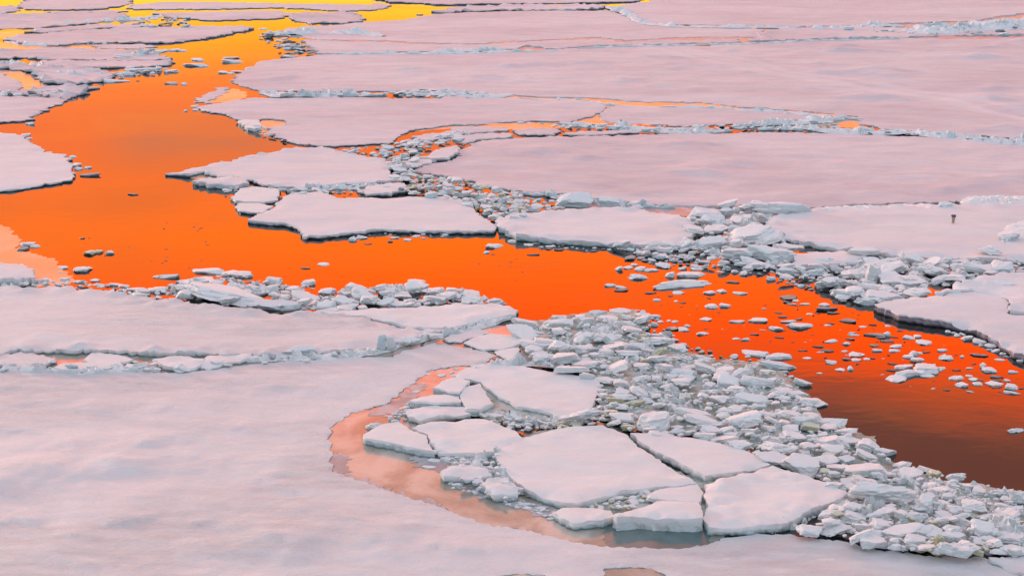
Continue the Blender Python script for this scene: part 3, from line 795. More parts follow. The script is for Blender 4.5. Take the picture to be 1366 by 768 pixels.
def piece(sp, idx, individual):
    r = random.Random(idx * 7919 + 13)
    kind, W, D, Hf, loc = solve(sp, r)
    sp['kind_'] = kind
    big = sp['w'] > 24
    V, F = chunk_shape(idx * 3 + 5, (4 if sp['w'] > 13 else 3) if individual else (3 if sp['w'] > 12 else 2), 'b' if kind == 'u' else kind)
    rot = sp['rot'] if sp['rot'] is not None else r.uniform(-25, 25) + (0 if W > .1 and D / W > .6 else 0)
    tilt = sp['tilt'] if sp['tilt'] is not None else ((r.gauss(2, 10), r.gauss(0, 9)) if sp['z0'] > 0.001 else (r.gauss(0, 3), r.gauss(0, 3)))
    R = Euler((math.radians(tilt[0]), math.radians(tilt[1]), math.radians(rot))).to_matrix()
    S = Matrix.Diagonal((W / 2 * 1.04, D / 2 * 1.04, Hf / 2))
    A = np.array(R @ S)
    VV = V @ A.T
    if individual:
        nm = {'s': 'ice_slab', 'b': 'ice_block', 'l': 'ice_chunk', 'u': 'ice_block'}[kind]
        me = bpy.data.meshes.new(nm)
        me.from_pydata([tuple(v) for v in VV], [], F)
        me.polygons.foreach_set('use_smooth', [True] * len(F))
        me.set_sharp_from_angle(angle=math.radians(30))
        me.materials.append(M[sp['tone']])
        o = bpy.data.objects.new(nm, me)
        o.location = loc
        o['kind'] = 'thing'
        COL.objects.link(o)
        return o
    n0 = len(STUFF_V)
    L = np.array(loc)
    STUFF_V.extend(map(tuple, VV + L))
    STUFF_F.extend([[a + n0 for a in f] for f in F])
    STUFF_M.extend([('w', 'b', 'g', 'o').index(sp['tone'])] * len(F))


def poly_in(px, py, poly):
    ins = False
    for i in range(len(poly)):
        x1, y1 = poly[i]
        x2, y2 = poly[i - 1]
        if (y1 > py) != (y2 > py) and px < (x2 - x1) * (py - y1) / (y2 - y1) + x1:
            ins = not ins
    return ins


def heap(poly, n, wr, ar, z=(0.0, 0.12), tones='wwwwbb', seed=1, gap=0.55, power=1.6, avoid=None):
    """fill a stretch of rubble with pieces; sizes shrink with distance"""
    r = random.Random(seed)
    xs, ys = [p[0] for p in poly], [p[1] for p in poly]
    placed = []
    tries = 0
    while len(placed) < n and tries < n * 40:
        tries += 1
        x, y = r.uniform(min(xs), max(xs)), r.uniform(min(ys), max(ys))
        if not poly_in(x, y, poly):
            continue
        w = wr[0] + (wr[1] - wr[0]) * r.random() ** power
        h = w * r.uniform(*ar)
        if any(abs(x - q[0]) < (w + q[2]) * gap * .5 and abs(y - q[1]) < (h + q[3]) * gap * .5 for q in placed):
            continue
        if avoid and any(abs(x - q['cx']) < q['w'] * .42 and abs(y - q['cy']) < q['h'] * .40 for q in avoid):
            continue
        placed.append((x, y, w, h))
        c(x, y, w, h, None, r.choice(tones), r.uniform(*z), by_hand=False)
    return placed


# ------------------------------------------------------------------ pressure ridges: frozen-together walls of crushed ice
def plates(x, y, size, seed):
    """height of crushed plates lying tilted against each other: -1..1"""
    v = Vector((x / size, y / size, seed * 17.3))
    v += Vector((noise.noise(v * 1.3), noise.noise(v * 1.3 + Vector((5, 5, 5))), 0)) * .25
    ds, ps = noise.voronoi(v)
    p = ps[0]
    h = noise.cell(p * 7.31 + Vector((.3, .3, .3)))
    tx = noise.cell(p * 5.17 + Vector((9.1, 2.2, 3.3))) - .5
    ty = noise.cell(p * 6.77 + Vector((1.7, 8.1, 5.9))) - .5
    gap = min(1.0, (ds[1] - ds[0]) * 6)
    return (h * 1.2 - .6 + (v.x - p.x) * tx * 1.1 + (v.y - p.y) * ty * 1.1) - (1 - gap) * .22


def ridge(label, pts, width, height, z=0.2, mat='b', seed=0, blocky=1.0):
    w = [P(*widen(*p), z) for p in pts]
    path = []
    for a, b in zip(w, w[1:]):
        n = max(2, int((b - a).length / max(0.05, 0.0016 * a.y)))
        path += [a.lerp(b, i / n) for i in range(n)]
    path.append(w[-1])
    size = max(.26, .0055 * path[0].y)
    K = int(max(11, min(34, width / max(.045, .0022 * path[0].y))))
    verts, faces = [], []
    for i, p in enumerate(path):
        t = (path[min(i + 2, len(path) - 1)] - path[max(i - 2, 0)]).normalized()
        nrm = Vector((t.y, -t.x, 0))
        endf = min(1.0, i / 14, (len(path) - 1 - i) / 14)
        big = noise.noise(Vector((p.x * .8 / width, p.y * .8 / width, seed + 3)))
        hh = height * (0.75 + 1.0 * max(-.6, big)) * (0.2 + 0.8 * endf)
        ww = width * (0.85 + 0.8 * noise.noise(Vector((p.x * .9 / width, p.y * .9 / width, seed + 9)))) * (.25 + .75 * endf)
        wob = nrm * (.3 * width * noise.noise(Vector((p.x * .5 / width, p.y * .5 / width, seed + 5))))
        for k in range(K):
            u = k / (K - 1) * 2 - 1
            q = p + wob + nrm * (u * ww / 2)
            prof = max(0.0, 1 - abs(u) ** 2.6)
            zz = hh * (prof * .55 + blocky * prof ** .5 * (.42 * plates(q.x, q.y, size, seed) + .25 * plates(q.x, q.y, size * .42, seed + 50)))
            zz += .05 * height * noise.fractal(Vector((q.x / size * 3, q.y / size * 3, seed)), .9, 2, 3)
            verts.append((q.x, q.y, z - 0.05 + max(-.1, zz) if 0 < k < K - 1 else z - .14))
    for i in range(len(path) - 1):
        for k in range(K - 1):
            a = i * K + k
            faces.append((a, a + 1, a + K + 1, a + K))
    o = link_mesh('pressure_ridge', verts, faces, M[mat], smooth=True, sharp=35)
    tag(o, label, 'ice ridge', 'pressure ridges between the floes')
    return o


def rubble_bed(label, poly, z, amp, size, sp, seed, mat='w', hole=.0):
    """the frozen crust of crushed ice that the larger pieces lie in; the sea shows through its gaps"""
    ol = outline(poly, 0.0, 1.6, seed)
    lo, hi = ol.min(0), ol.max(0)
    r = np.random.RandomState(seed)
    X, Y = np.meshgrid(np.arange(lo[0], hi[0], sp), np.arange(lo[1], hi[1], sp))
    g = np.stack([X.ravel(), Y.ravel()], 1) + r.uniform(-.3, .3, (X.size, 2)) * sp
    g = g[inside(g, ol)]
    d = seg_dist(g, ol)
    g = g[d > sp * .5]
    V, F, src = cdt(ol, g)
    D = seg_dist(V, ol)
    verts = []
    for (x, y), d in zip(V, D):
        e = min(1.0, d / .5)
        low = noise.fractal(Vector((x * .55, y * .4, seed + 11)), .9, 2.1, 3)
        h = z + amp * (.6 * plates(x, y, size, seed) + .35 * plates(x, y, size * .45, seed + 31)) + .018 * noise.fractal(Vector((x * 9, y * 9, seed)), .9, 2, 3)
        h += amp * .9 * min(.6, low) - hole
        verts.append((x, y, (h + .08) * e - .08))
    faces = []
    for f in F:
        a = sum(V[f[i], 0] * V[f[(i + 1) % len(f)], 1] - V[f[(i + 1) % len(f)], 0] * V[f[i], 1] for i in range(len(f)))
        faces.append(f if a > 0 else f[::-1])
    o = link_mesh('ice_rubble', verts, faces, M[mat], smooth=True, sharp=35)
    tag(o, label, None, None, 'stuff')


ridge('hummocky ridge on the broad grey-pink floe at the upper left', [(60, 33), (110, 29), (160, 26), (200, 24), (215, 20)], 2.6, .45, .1, seed=31)
ridge('snowy ridge along the near lip of the tongue-shaped floe', [(8, 54), (30, 57.5), (60, 59), (100, 57), (150, 55.5), (200, 55)], 1.6, .35, .1, seed=32)
ridge('snow mound ridge at the right tip of the floe under the tongue-shaped one', [(155, 77), (175, 74), (195, 71), (215, 67), (235, 67)], 2.2, .75, .1, seed=33)
ridge('low blue-grey ridge above the curved pink pond', [(-40, 88), (10, 84), (40, 86), (80, 88), (130, 92)], 2.0, .45, .1, seed=34)
ridge('crushed ridge along the dark ragged tip of the crumpled floe', [(20, 125), (50, 124), (80, 119), (105, 115), (121, 117)], 1.8, .5, .12, seed=35)
ridge('crushed ridge between the thin plate and the hummocky floe at the upper left', [(60, 96), (100, 100), (130, 103), (160, 98), (200, 93), (220, 90)], 2.0, .5, .06, seed=36)
ridge('ridge of crushed ice at the left edge under the flat enclosed floe', [(-40, 124), (0, 124), (30, 121), (45, 117)], 1.4, .4, .1, seed=37)
ridge('low crumbled ridge at the top left front of the wide pale floe', [(352, 45), (380, 43), (420, 41), (470, 42), (512, 47)], 2.6, .55, .2, seed=1)
ridge('bluish ridge curving along the near edge of the far rose floe', [(812, 8), (838, 17), (850, 26), (872, 31), (905, 33.5), (960, 34.5), (1020, 35), (1070, 36)], 1.6, .42, .22, seed=2)
ridge('hummocky ridge left of the tallest ridge in the top right corner', [(1075, 37), (1110, 36), (1150, 34), (1180, 32), (1208, 34)], 2.6, .7, .2, seed=3)
ridge('tallest ridge, a pile of blue-grey blocks in the top right corner', [(1208, 42), (1240, 41), (1280, 38), (1320, 35), (1366, 30), (1460, 27)], 6.5, .95, .2, seed=4, blocky=.7)
ridge('thin dark line of crushed ice along the front of the narrow cracked slab', [(430, 70.5), (520, 70), (620, 69.5), (690, 67), (745, 66)], .9, .2, .2, seed=5)
ridge('crumbled white ridge at the end of the thin line of crushed ice', [(575, 69), (620, 66.5), (660, 66), (690, 67)], 1.8, .4, .2, seed=6)
ridge('faint line of crushed ice crossing toward the right above the vast rose floe', [(770, 63), (830, 60.5), (900, 59), (1000, 57), (1100, 52.5), (1200, 50.5)], .5, .12, .2, seed=7)
ridge('dark broken ridge under the left end of the vast rose floe', [(345, 122), (370, 125), (400, 126), (440, 125), (480, 126), (515, 124)], 1.7, .45, .16, seed=8)
ridge('pale broken ridge continuing to the right along the front of the vast rose floe', [(522, 122), (560, 124), (600, 123), (640, 127), (682, 124)], 1.9, .38, .16, seed=9)
ridge('thin broken rim beside the orange slits under the vast rose floe', [(686, 130), (760, 132), (800, 136), (830, 139)], .7, .2, .14, seed=10)
ridge('thin broken line ending at the yellow pool on the right', [(880, 141), (940, 141), (1000, 145), (1060, 149), (1110, 154), (1150, 157)], .8, .2, .16, seed=11)
ridge('dark choppy ridge left of the yellow pool on the right', [(975, 167), (1010, 164), (1040, 162), (1070, 161), (1105, 158), (1126, 157)], 1.5, .42, .16, seed=12)
ridge('jumbled ridge between the slender floe and the great lavender floe', [(746, 163), (780, 165), (820, 168), (870, 170), (920, 173), (975, 171)], 1.5, .35, .14, seed=13)
ridge('white ridge with dark hollows running to the right below the yellow pool', [(1010, 171), (1070, 168), (1110, 172), (1160, 174), (1200, 176)], 1.9, .42, .16, seed=14)
ridge('dark wavy ridge reaching the right edge under the vast rose floe', [(1160, 176), (1200, 173), (1230, 176), (1290, 181), (1366, 187), (1460, 193)], 2.0, .45, .2, seed=15)
ridge('blue-grey crumbled ridge above the broad central pale floe', [(382, 253), (410, 250), (440, 248), (475, 246), (510, 244)], 1.1, .34, .14, seed=16)
ridge('crumbled ridge along the near lip of the great lavender floe', [(690, 254), (730, 257), (760, 262), (800, 266), (850, 271), (900, 274)], .6, .22, .16, seed=17)
ridge('snowy ridge behind the round floe with the post', [(1065, 283), (1110, 280), (1160, 277), (1200, 276), (1240, 275), (1272, 273)], 1.5, .26, .24, 'w', seed=18, blocky=.45)
ridge('high snowy ridge at the right edge behind the round floe with the post', [(1285, 272), (1310, 268), (1340, 266), (1366, 267), (1450, 268)], 3.0, .36, .24, 'w', seed=19, blocky=.45)
ridge('snow ridge bounding the round floe on its right side', [(1348, 322), (1352, 308), (1366, 296), (1420, 288)], 1.4, .3, .3, 'w', seed=20, blocky=.45)
ridge('crumbled front of the long white floe, above the snow sheet', [(300, 478), (340, 474), (400, 473), (450, 470), (500, 465), (540, 456)], .5, .24, .16, 'w', seed=21)
ridge('crumbled front of the tapering white slab above the little plates', [(546, 454), (575, 445), (600, 440), (640, 430), (684, 420)], .45, .26, .16, 'w', seed=22)
ridge('lumpy ridge along the left crack, above the foreground snow sheet', [(-60, 490), (20, 488), (70, 490), (110, 492), (170, 488), (215, 490)], .45, .22, .14, 'w', seed=23)
ridge('snow rubble heaped between the zigzag-cracked slab and the largest smooth slab', [(588, 608), (620, 612), (650, 609), (675, 600), (700, 592)], .7, .34, .12, 'w', seed=24)
ridge('crushed snow bank under the big smooth slab with the soft drift', [(640, 548), (680, 552), (720, 556), (760, 560), (790, 556)], .6, .32, .14, 'w', seed=25)
ridge('snow bank at the back of the big smooth slab with the soft drift', [(625, 490), (660, 482), (700, 481), (740, 484), (780, 490)], .5, .26, .2, 'w', seed=26)
ridge('crumbling snow front below the white slab with a crumbling front', [(948, 706), (990, 706), (1040, 703), (1070, 694), (1100, 682)], .55, .42, .04, 'w', seed=27)
ridge('crushed snow under the left rim of the largest smooth slab', [(668, 640), (700, 656), (730, 667), (762, 674), (800, 668)], .4, .22, .06, 'w', seed=28)

# ------------------------------------------------------------------ beds of brash under the rubble
rubble_bed('crushed white ice packed between the blocks of the rubble field beside the red water', [(696, 432), (740, 424), (770, 421), (800, 418), (850, 414), (868, 426), (866, 445), (880, 458), (905, 466), (960, 482), (1030, 486), (1080, 530), (1090, 556), (1165, 582), (1178, 606), (1250, 634), (1366, 655), (1420, 665), (1420, 745), (1300, 736), (1250, 733), (1190, 724), (1130, 712), (1080, 706), (1110, 672), (1128, 656), (1020, 606), (940, 578), (860, 570), (800, 562), (804, 506), (740, 492), (705, 462)], .11, .19, .27, .05, 3, hole=.04)
rubble_bed('steep bank of crushed white ice against the snow sheet', [(1075, 706), (1100, 690), (1135, 664), (1180, 672), (1250, 690), (1366, 695), (1420, 690), (1420, 748), (1320, 736), (1250, 733), (1190, 727), (1130, 716)], .26, .24, .28, .05, 4)
rubble_bed('crushed ice holding the ridge of blocks at the left bank together', [(180, 388), (240, 374), (300, 368), (400, 378), (470, 384), (560, 380), (640, 388), (686, 404), (640, 408), (540, 410), (420, 416), (300, 410), (220, 398)], .10, .18, .36, .06, 5, hole=.03)
rubble_bed('low crushed ice along the left bank under the lead', [(-60, 372), (40, 372), (100, 373), (150, 378), (190, 384), (240, 396), (180, 394), (100, 384), (-60, 385)], .06, .12, .35, .07, 6)
rubble_bed('crushed ice under the crowded rubble of the right bank', [(925, 326), (1010, 332), (1180, 340), (1366, 348), (1450, 350), (1450, 366), (1366, 370), (1250, 386), (1200, 404), (1168, 408), (1130, 396), (1060, 366), (990, 352), (930, 342)], .12, .26, .5, .085, 7, hole=.02)
rubble_bed('crushed ice at the upper bend of the right bank rubble', [(910, 288), (960, 276), (1040, 276), (1060, 290), (1030, 302), (1060, 320), (1070, 336), (1000, 340), (930, 332), (912, 318)], .16, .30, .6, .10, 8)
rubble_bed('crushed ice of the rubble heap in the middle of the pack', [(505, 204), (560, 202), (600, 208), (560, 222), (570, 232), (640, 244), (700, 258), (740, 268), (700, 288), (650, 291), (600, 263), (545, 254), (525, 236)], .10, .26, .6, .11, 9, hole=.03)
rubble_bed('crushed ice among the small plates above the long-pointed floe', [(440, 200), (480, 195), (540, 188), (580, 180), (640, 173), (650, 178), (600, 192), (560, 200), (520, 212), (480, 206)], .08, .2, .7, .13, 10, hole=.06)
rubble_bed('crushed snow between the slabs of the broken cluster', [(590, 606), (650, 605), (690, 596), (702, 640), (692, 662), (650, 652), (600, 630)], .14, .16, .3, .055, 11)
rubble_bed('crushed snow below the big smooth slab with the drift', [(625, 545), (660, 545), (720, 554), (800, 562), (770, 572), (700, 580), (650, 562)], .10, .16, .3, .055, 12)
rubble_bed('crushed ice behind the thick front slab', [(770, 674), (830, 658), (880, 650), (880, 668), (840, 680), (790, 684)], .10, .12, .28, .055, 13, hole=.02)
for lab, poly in (('grey-green slush in the gaps of the rubble field', [(700, 430), (770, 418), (850, 412), (868, 430), (866, 448), (905, 464), (960, 480), (1030, 482), (1082, 530), (1098, 560), (1166, 582), (1178, 610), (1250, 638), (1366, 655), (1420, 665), (1420, 745), (1250, 735), (1100, 690), (1130, 655), (1020, 600), (860, 570), (790, 560), (800, 505), (740, 490), (700, 460)]),
                  ('grey slush between the slabs of the broken cluster', [(600, 540), (660, 505), (780, 560), (720, 575), (660, 600), (600, 610), (600, 640), (700, 660), (820, 690), (950, 700), (1000, 640), (850, 620), (700, 560), (600, 550)])):
    film('brash_slush', lab, poly, 'brash_bed', 0.035, kind='stuff')


# ------------------------------------------------------------------ broken ice: where the pieces lie
# ridge of blocks on the left bank
for a in [(275, 361, 52, 8, 's'), (305, 363, 36, 12), (327, 365, 20, 12), (262, 373, 60, 15, 's'), (225, 367, 26, 9), (208, 368, 11, 6), (317, 364, 38, 11, 's'), (362, 371, 28, 20, 'b'), (410, 375, 22, 13, 'b'), (298, 397, 150, 15, 's', 'w', .10), (205, 386, 34, 9, 's'), (475, 382, 44, 14, 'b'), (555, 375, 30, 10, 's'), (492, 397, 54, 17, 'b', 'w', .05), (535, 392, 30, 16), (580, 397, 38, 15, 'b', 'w', .05), (605, 386, 26, 14, 'b', 'w', .05), (628, 391, 32, 11, 's'), (663, 401, 30, 16, 'b'), (632, 402, 38, 10, 's', 'w', .1), (456, 402, 42, 18, 'b', 'w', .04), (520, 384, 24, 12), (437, 386, 20, 15), (390, 383, 28, 15, 'b'), (375, 394, 30, 14), (405, 395, 44, 14, 's', 'w', .08), (343, 389, 34, 11), (236, 381, 32, 9, 's'), (180, 385, 26, 7, 's'), (155, 379, 22, 6), (105, 375, 24, 6, 's'), (60, 373, 22, 6), (85, 371, 14, 7), (125, 373, 14, 6), (448, 414, 60, 8, 's', 'b', .05), (370, 409, 80, 8, 's', 'b', .05), (540, 407, 56, 8, 's', 'b', .06)]:
    c(*a)
heap([(170, 392), (240, 372), (300, 366), (400, 380), (470, 382), (560, 378), (620, 388), (682, 402), (640, 406), (560, 406), (440, 412), (340, 410), (260, 402)], 100, (7, 30), (.3, .65), (.03, .18), 'wwwwwwwb', 3, .4)
heap([(0, 376), (60, 372), (120, 374), (180, 382), (230, 392), (300, 402), (240, 400), (160, 390), (60, 380), (0, 380)], 40, (5, 16), (.3, .55), (.02, .1), 'wwb', 4, .7)
# floating pieces in the orange water, right
for a in [(1053, 396, 26, 9, 's', 'g'), (1051, 402, 14, 5, 's', 'g'), (1062, 400, 10, 5), (1074, 405, 14, 4), (1101, 405, 14, 8), (1104, 411, 34, 7, 's', 'g'), (1112, 417, 20, 4, 's', 'g'), (1035, 436, 22, 9), (1052, 428, 22, 5, 's', 'b'), (1068, 433, 40, 12, 's', 'b'), (1105, 433, 13, 4), (1134, 427, 28, 8, 's', 'g'), (1152, 435, 12, 4), (1185, 443, 10, 12), (1169, 446, 30, 7, 's', 'g'), (1185, 434, 10, 4), (1214, 449, 16, 7), (1225, 447, 12, 7), (1235, 456, 22, 9), (1110, 454, 24, 6, 's'), (1131, 457, 12, 7), (1106, 467, 20, 6, 's', 'g'), (1167, 460, 16, 6, 's', 'o'), (1171, 466, 16, 6), (1196, 461, 22, 6, 's'), (1195, 467, 20, 6), (1213, 474, 16, 8), (1220, 469, 12, 12, 'b'), (1226, 478, 18, 8, 's'), (1258, 466, 14, 6), (1263, 475, 22, 11, 'l'), (1284, 474, 6, 6), (1143, 472, 24, 8, 's'), (1143, 479, 18, 6, 's'), (1158, 478, 10, 5), (1110, 481, 20, 9), (1078, 477, 13, 4), (1122, 492, 14, 6), (1135, 489, 8, 10, 'b'), (1094, 497, 8, 4),
          (1207, 488, 30, 8, 's'), (1212, 497, 40, 12, 'b'), (1198, 504, 34, 12, 's'), (1238, 489, 34, 20, 'b'), (1255, 490, 16, 10), (1240, 500, 22, 8, 's'), (1228, 494, 24, 14),
          (1309, 473, 26, 6, 's', 'g'), (1312, 485, 10, 12), (1322, 492, 20, 11, 'b'), (1335, 479, 16, 5), (1352, 495, 14, 5), (1333, 502, 22, 6, 's', 'g'), (1277, 503, 24, 8, 's'), (1293, 500, 12, 6), (1285, 512, 20, 10, 's'), (1300, 505, 16, 7), (1306, 511, 14, 7), (1330, 511, 24, 9, 's'), (1352, 514, 20, 13, 'b'), (1350, 523, 24, 5, 's'), (1357, 572, 26, 9, 'l'), (1345, 506, 10, 6), (1080, 418, 12, 4), (1228, 470, 10, 5),
          (830, 386, 22, 6, 's', 'g'), (905, 390, 18, 6), (876, 399, 12, 5), (902, 401, 8, 4), (948, 389, 18, 8), (963, 387, 16, 8), (988, 390, 22, 7, 's'), (950, 407, 20, 9), (968, 406, 18, 8), (941, 425, 18, 6), (985, 428, 24, 6, 's', 'b'), (1012, 426, 30, 9, 's'), (897, 437, 18, 8, 's', 'o'), (912, 438, 16, 8), (918, 433, 10, 6), (939, 444, 20, 7), (996, 451, 16, 6), (982, 451, 12, 4), (890, 446, 24, 7), (901, 428, 10, 5), (881, 428, 10, 5), (892, 427, 8, 4), (980, 476, 8, 5)]:
    c(*a)
# floating pieces beside the right bank
for a in [(826, 356, 12, 11, 'l'), (838, 356, 14, 6), (855, 357, 18, 9), (852, 367, 30, 12, 'l'), (869, 345, 12, 8), (842, 343, 20, 9, 's', 'g'), (887, 352, 22, 13), (910, 357, 16, 7), (932, 357, 22, 7, 's'), (895, 364, 18, 12), (911, 375, 86, 19, 'l'), (925, 365, 44, 12, 's'), (866, 359, 16, 7), (962, 362, 12, 4), (816, 379, 18, 7), (828, 382, 16, 6), (805, 325, 18, 9), (830, 328, 22, 12, 'l'), (860, 336, 26, 10), (890, 333, 24, 10), (920, 342, 26, 10), (711, 339, 18, 4, 's', 'g'), (745, 332, 14, 5, 's', 'g'), (683, 320, 12, 9), (705, 326, 14, 5), (733, 328, 12, 5), (941, 348, 18, 8), (978, 376, 22, 4, 's', 'g'), (846, 352, 12, 6), (872, 359, 14, 6), (900, 346, 16, 8), (874, 339, 14, 8)]:
    c(*a)
# lone pieces in the lead
for a in [(470, 317, 12, 10, 'b', 'b'), (482, 315, 20, 9, 'l'), (520, 321, 8, 5, None, 'g'), (491, 325, 12, 3, 's', 'g'), (407, 357, 16, 4, 's', 'g'), (431, 352, 18, 6), (660, 327, 30, 9, 's', 'b'), (649, 335, 11, 7), (27, 331, 20, 8, 's', 'g'), (35, 324, 24, 9, 'b'), (45, 327, 16, 7, 's'), (108, 317, 10, 4, 's', 'g'), (119, 335, 20, 11, 'b', 'o'), (130, 334, 18, 9, 'l', 'o'), (145, 335, 13, 9, 'l'), (83, 356, 15, 6), (107, 357, 26, 14, 'l'), (80, 362, 7, 4), (177, 259, 18, 3, 's', 'g'), (527, 316, 14, 5), (543, 319, 12, 5), (556, 314, 12, 4), (594, 312, 12, 5), (95, 208, 12, 5), (98, 219, 18, 7), (104, 224, 14, 6, 's', 'b'), (116, 222, 10, 6), (117, 233, 32, 6, 's', 'g'),
          (242, 67, 14, 4), (232, 66, 16, 5), (263, 79, 26, 5, 's'), (258, 87, 46, 4, 's', 'b'), (225, 80, 9, 6), (226, 94, 20, 6), (309, 81, 34, 6, 's'), (306, 77, 26, 3, 's', 'b'), (297, 96, 16, 5), (315, 95, 16, 4), (330, 91, 9, 5), (228, 110, 18, 5, 'l'), (245, 111, 10, 5), (148, 108, 44, 5, 's', 'b'), (40, 164, 20, 6, 'l'), (33, 179, 15, 5), (37, 184, 11, 4), (247, 147, 6, 4), (273, 147, 14, 5, 's'), (259, 141, 13, 4), (260, 146, 10, 4), (307, 97, 12, 4), (304, 253, 12, 6), (385, 60, 40, 5, 's', 'b'), (405, 66, 34, 4, 's', 'g'), (382, 74, 28, 6, 'l'), (372, 47, 30, 4, 's', 'b'), (350, 38, 12, 3), (560, 19, 10, 3), (190, 68, 34, 8, 'l', 'b', .2), (215, 68, 30, 7, 'l', 'b', .15), (165, 74, 28, 5, 'l', 'b', .2), (190, 92, 50, 9, 's', 'b'), (165, 97, 40, 8, 'b', 'b'), (205, 91, 24, 8, 'b', 'b')]:
    c(*a)
# tilted slabs and blocks of the right bank
Z1 = .22
for a in [(768, 263, 58, 24, 'b', 'b', .12, 8, (24, -5)), (815, 267, 46, 17, 'b', 'b', .12, -5, (20, 4)), (755, 271, 30, 8, 's', 'w', .05), (733, 256, 12, 10, 'b', 'b', .1), (848, 270, 18, 8, 's', 'w', .12), (845, 277, 30, 6, 's', 'w', .1),
          (955, 291, 42, 21, 'l', 'b', .2, 10, (14, -6)), (989, 291, 34, 11, 's', 'w', Z1, 20, (4, -12)), (945, 282, 48, 14, 's', 'w', Z1, -10, (6, 8)), (926, 304, 30, 12, 's', 'w', .25, -8, (2, 6)), (958, 304, 40, 12, 's', 'w', .2), (948, 322, 58, 20, 'b', 'w', .1), (921, 322, 30, 19, 'b', 'w', .1, 25, (6, 12)), (1003, 308, 70, 26, 's', 'w', .2, 15, (8, -12)), (988, 335, 66, 26, 'b', 'w', .06), (972, 270, 30, 11, 's', 'b', .2), (1010, 272, 40, 16, 'l', 'b', .2), (1045, 277, 84, 24, 'l', 'w', .15, 0, (8, 4)), (1028, 314, 44, 15, 's', 'w', .2, 20, (6, -10)), (1035, 338, 72, 22, 'b', 'w', .04, -6, (4, 6)), (1055, 329, 50, 10, 's', 'w', .2), (1158, 333, 52, 11, 's', 'w', .34, 3, (6, 0)), (1144, 363, 38, 15, 's', 'w', .12), (1166, 363, 26, 28, 'u', 'w', .10, 20, (10, 10)), (1195, 354, 54, 22, 'b', 'w', .14), (1248, 357, 44, 18, 'b', 'w', .16), (1309, 355, 46, 20, 'b', 'w', .2), (1342, 355, 38, 20, 'b', 'b', .2), (1212, 373, 64, 20, 's', 'w', .16, 10, (8, 6)), (1172, 382, 56, 13, 's', 'w', .12), (1263, 272, 22, 12, 'b', 'b', .25), (1326, 331, 32, 18, 'l', 'w', .3), (1350, 312, 36, 18, 'l', 'w', .3), (1129, 390, 40, 13, 'b', 'w', .06), (1157, 401, 32, 11, 'b', 'b', .04), (1180, 393, 64, 17, 's', 'w', .14, 5, (8, 4)), (1126, 400, 15, 8, 's', 'g'), (1225, 388, 40, 12, 's', 'w', .2), (1275, 368, 40, 12, 's', 'w', .2), (1012, 352, 60, 12, 'b', 'b', .02), (1095, 347, 40, 14, 'b', 'w', .08), (1120, 358, 34, 14, 'b', 'w', .06), (1085, 362, 40, 14, 'b', 'b', .03), (1050, 360, 36, 12, 'b', 'b', .02), (1105, 376, 40, 14, 'b', 'w', .05), (1340, 378, 50, 9, 's', 'w', .3), (1140, 376, 30, 14, 'b', 'w', .1)]:
    c(*a)
heap([(905, 290), (960, 275), (1010, 268), (1030, 300), (1010, 340), (930, 335), (915, 318)], 45, (8, 26), (.4, .7), (.08, .3), 'wwwb', 5, .7)
heap([(820, 322), (920, 324), (1000, 346), (1060, 352), (1110, 352), (1140, 345), (1220, 342), (1366, 346), (1366, 362), (1250, 372), (1200, 402), (1165, 404), (1120, 392), (1070, 372), (1010, 360), (950, 346), (880, 342)], 300, (5, 34), (.26, .55), (.03, .24), 'wwwwwb', 6, .38, 2.8)
heap([(840, 330), (900, 338), (950, 350), (1000, 362), (1060, 372), (1110, 392), (1090, 388), (1010, 366), (940, 356), (860, 350)], 60, (5, 14), (.4, .6), (0, .04), 'wbbg', 7, .7)
# rubble heap in the middle of the pack
heap([(525, 205), (560, 206), (552, 222), (560, 233), (610, 238), (650, 248), (700, 258), (720, 270), (690, 292), (655, 290), (630, 276), (600, 262), (555, 258), (530, 250), (525, 235), (515, 220)], 150, (6, 22), (.3, .7), (.04, .3), 'wwwwwbo', 8, .42)
heap([(440, 200), (480, 196), (530, 190), (570, 180), (620, 172), (640, 176), (600, 190), (560, 200), (530, 212), (490, 208)], 60, (6, 20), (.25, .5), (.02, .2), 'wbbb', 9, .6)
heap([(660, 252), (700, 262), (745, 268), (760, 278), (700, 284), (670, 272)], 22, (8, 22), (.3, .5), (.0, .12), 'wwb', 10, .8)
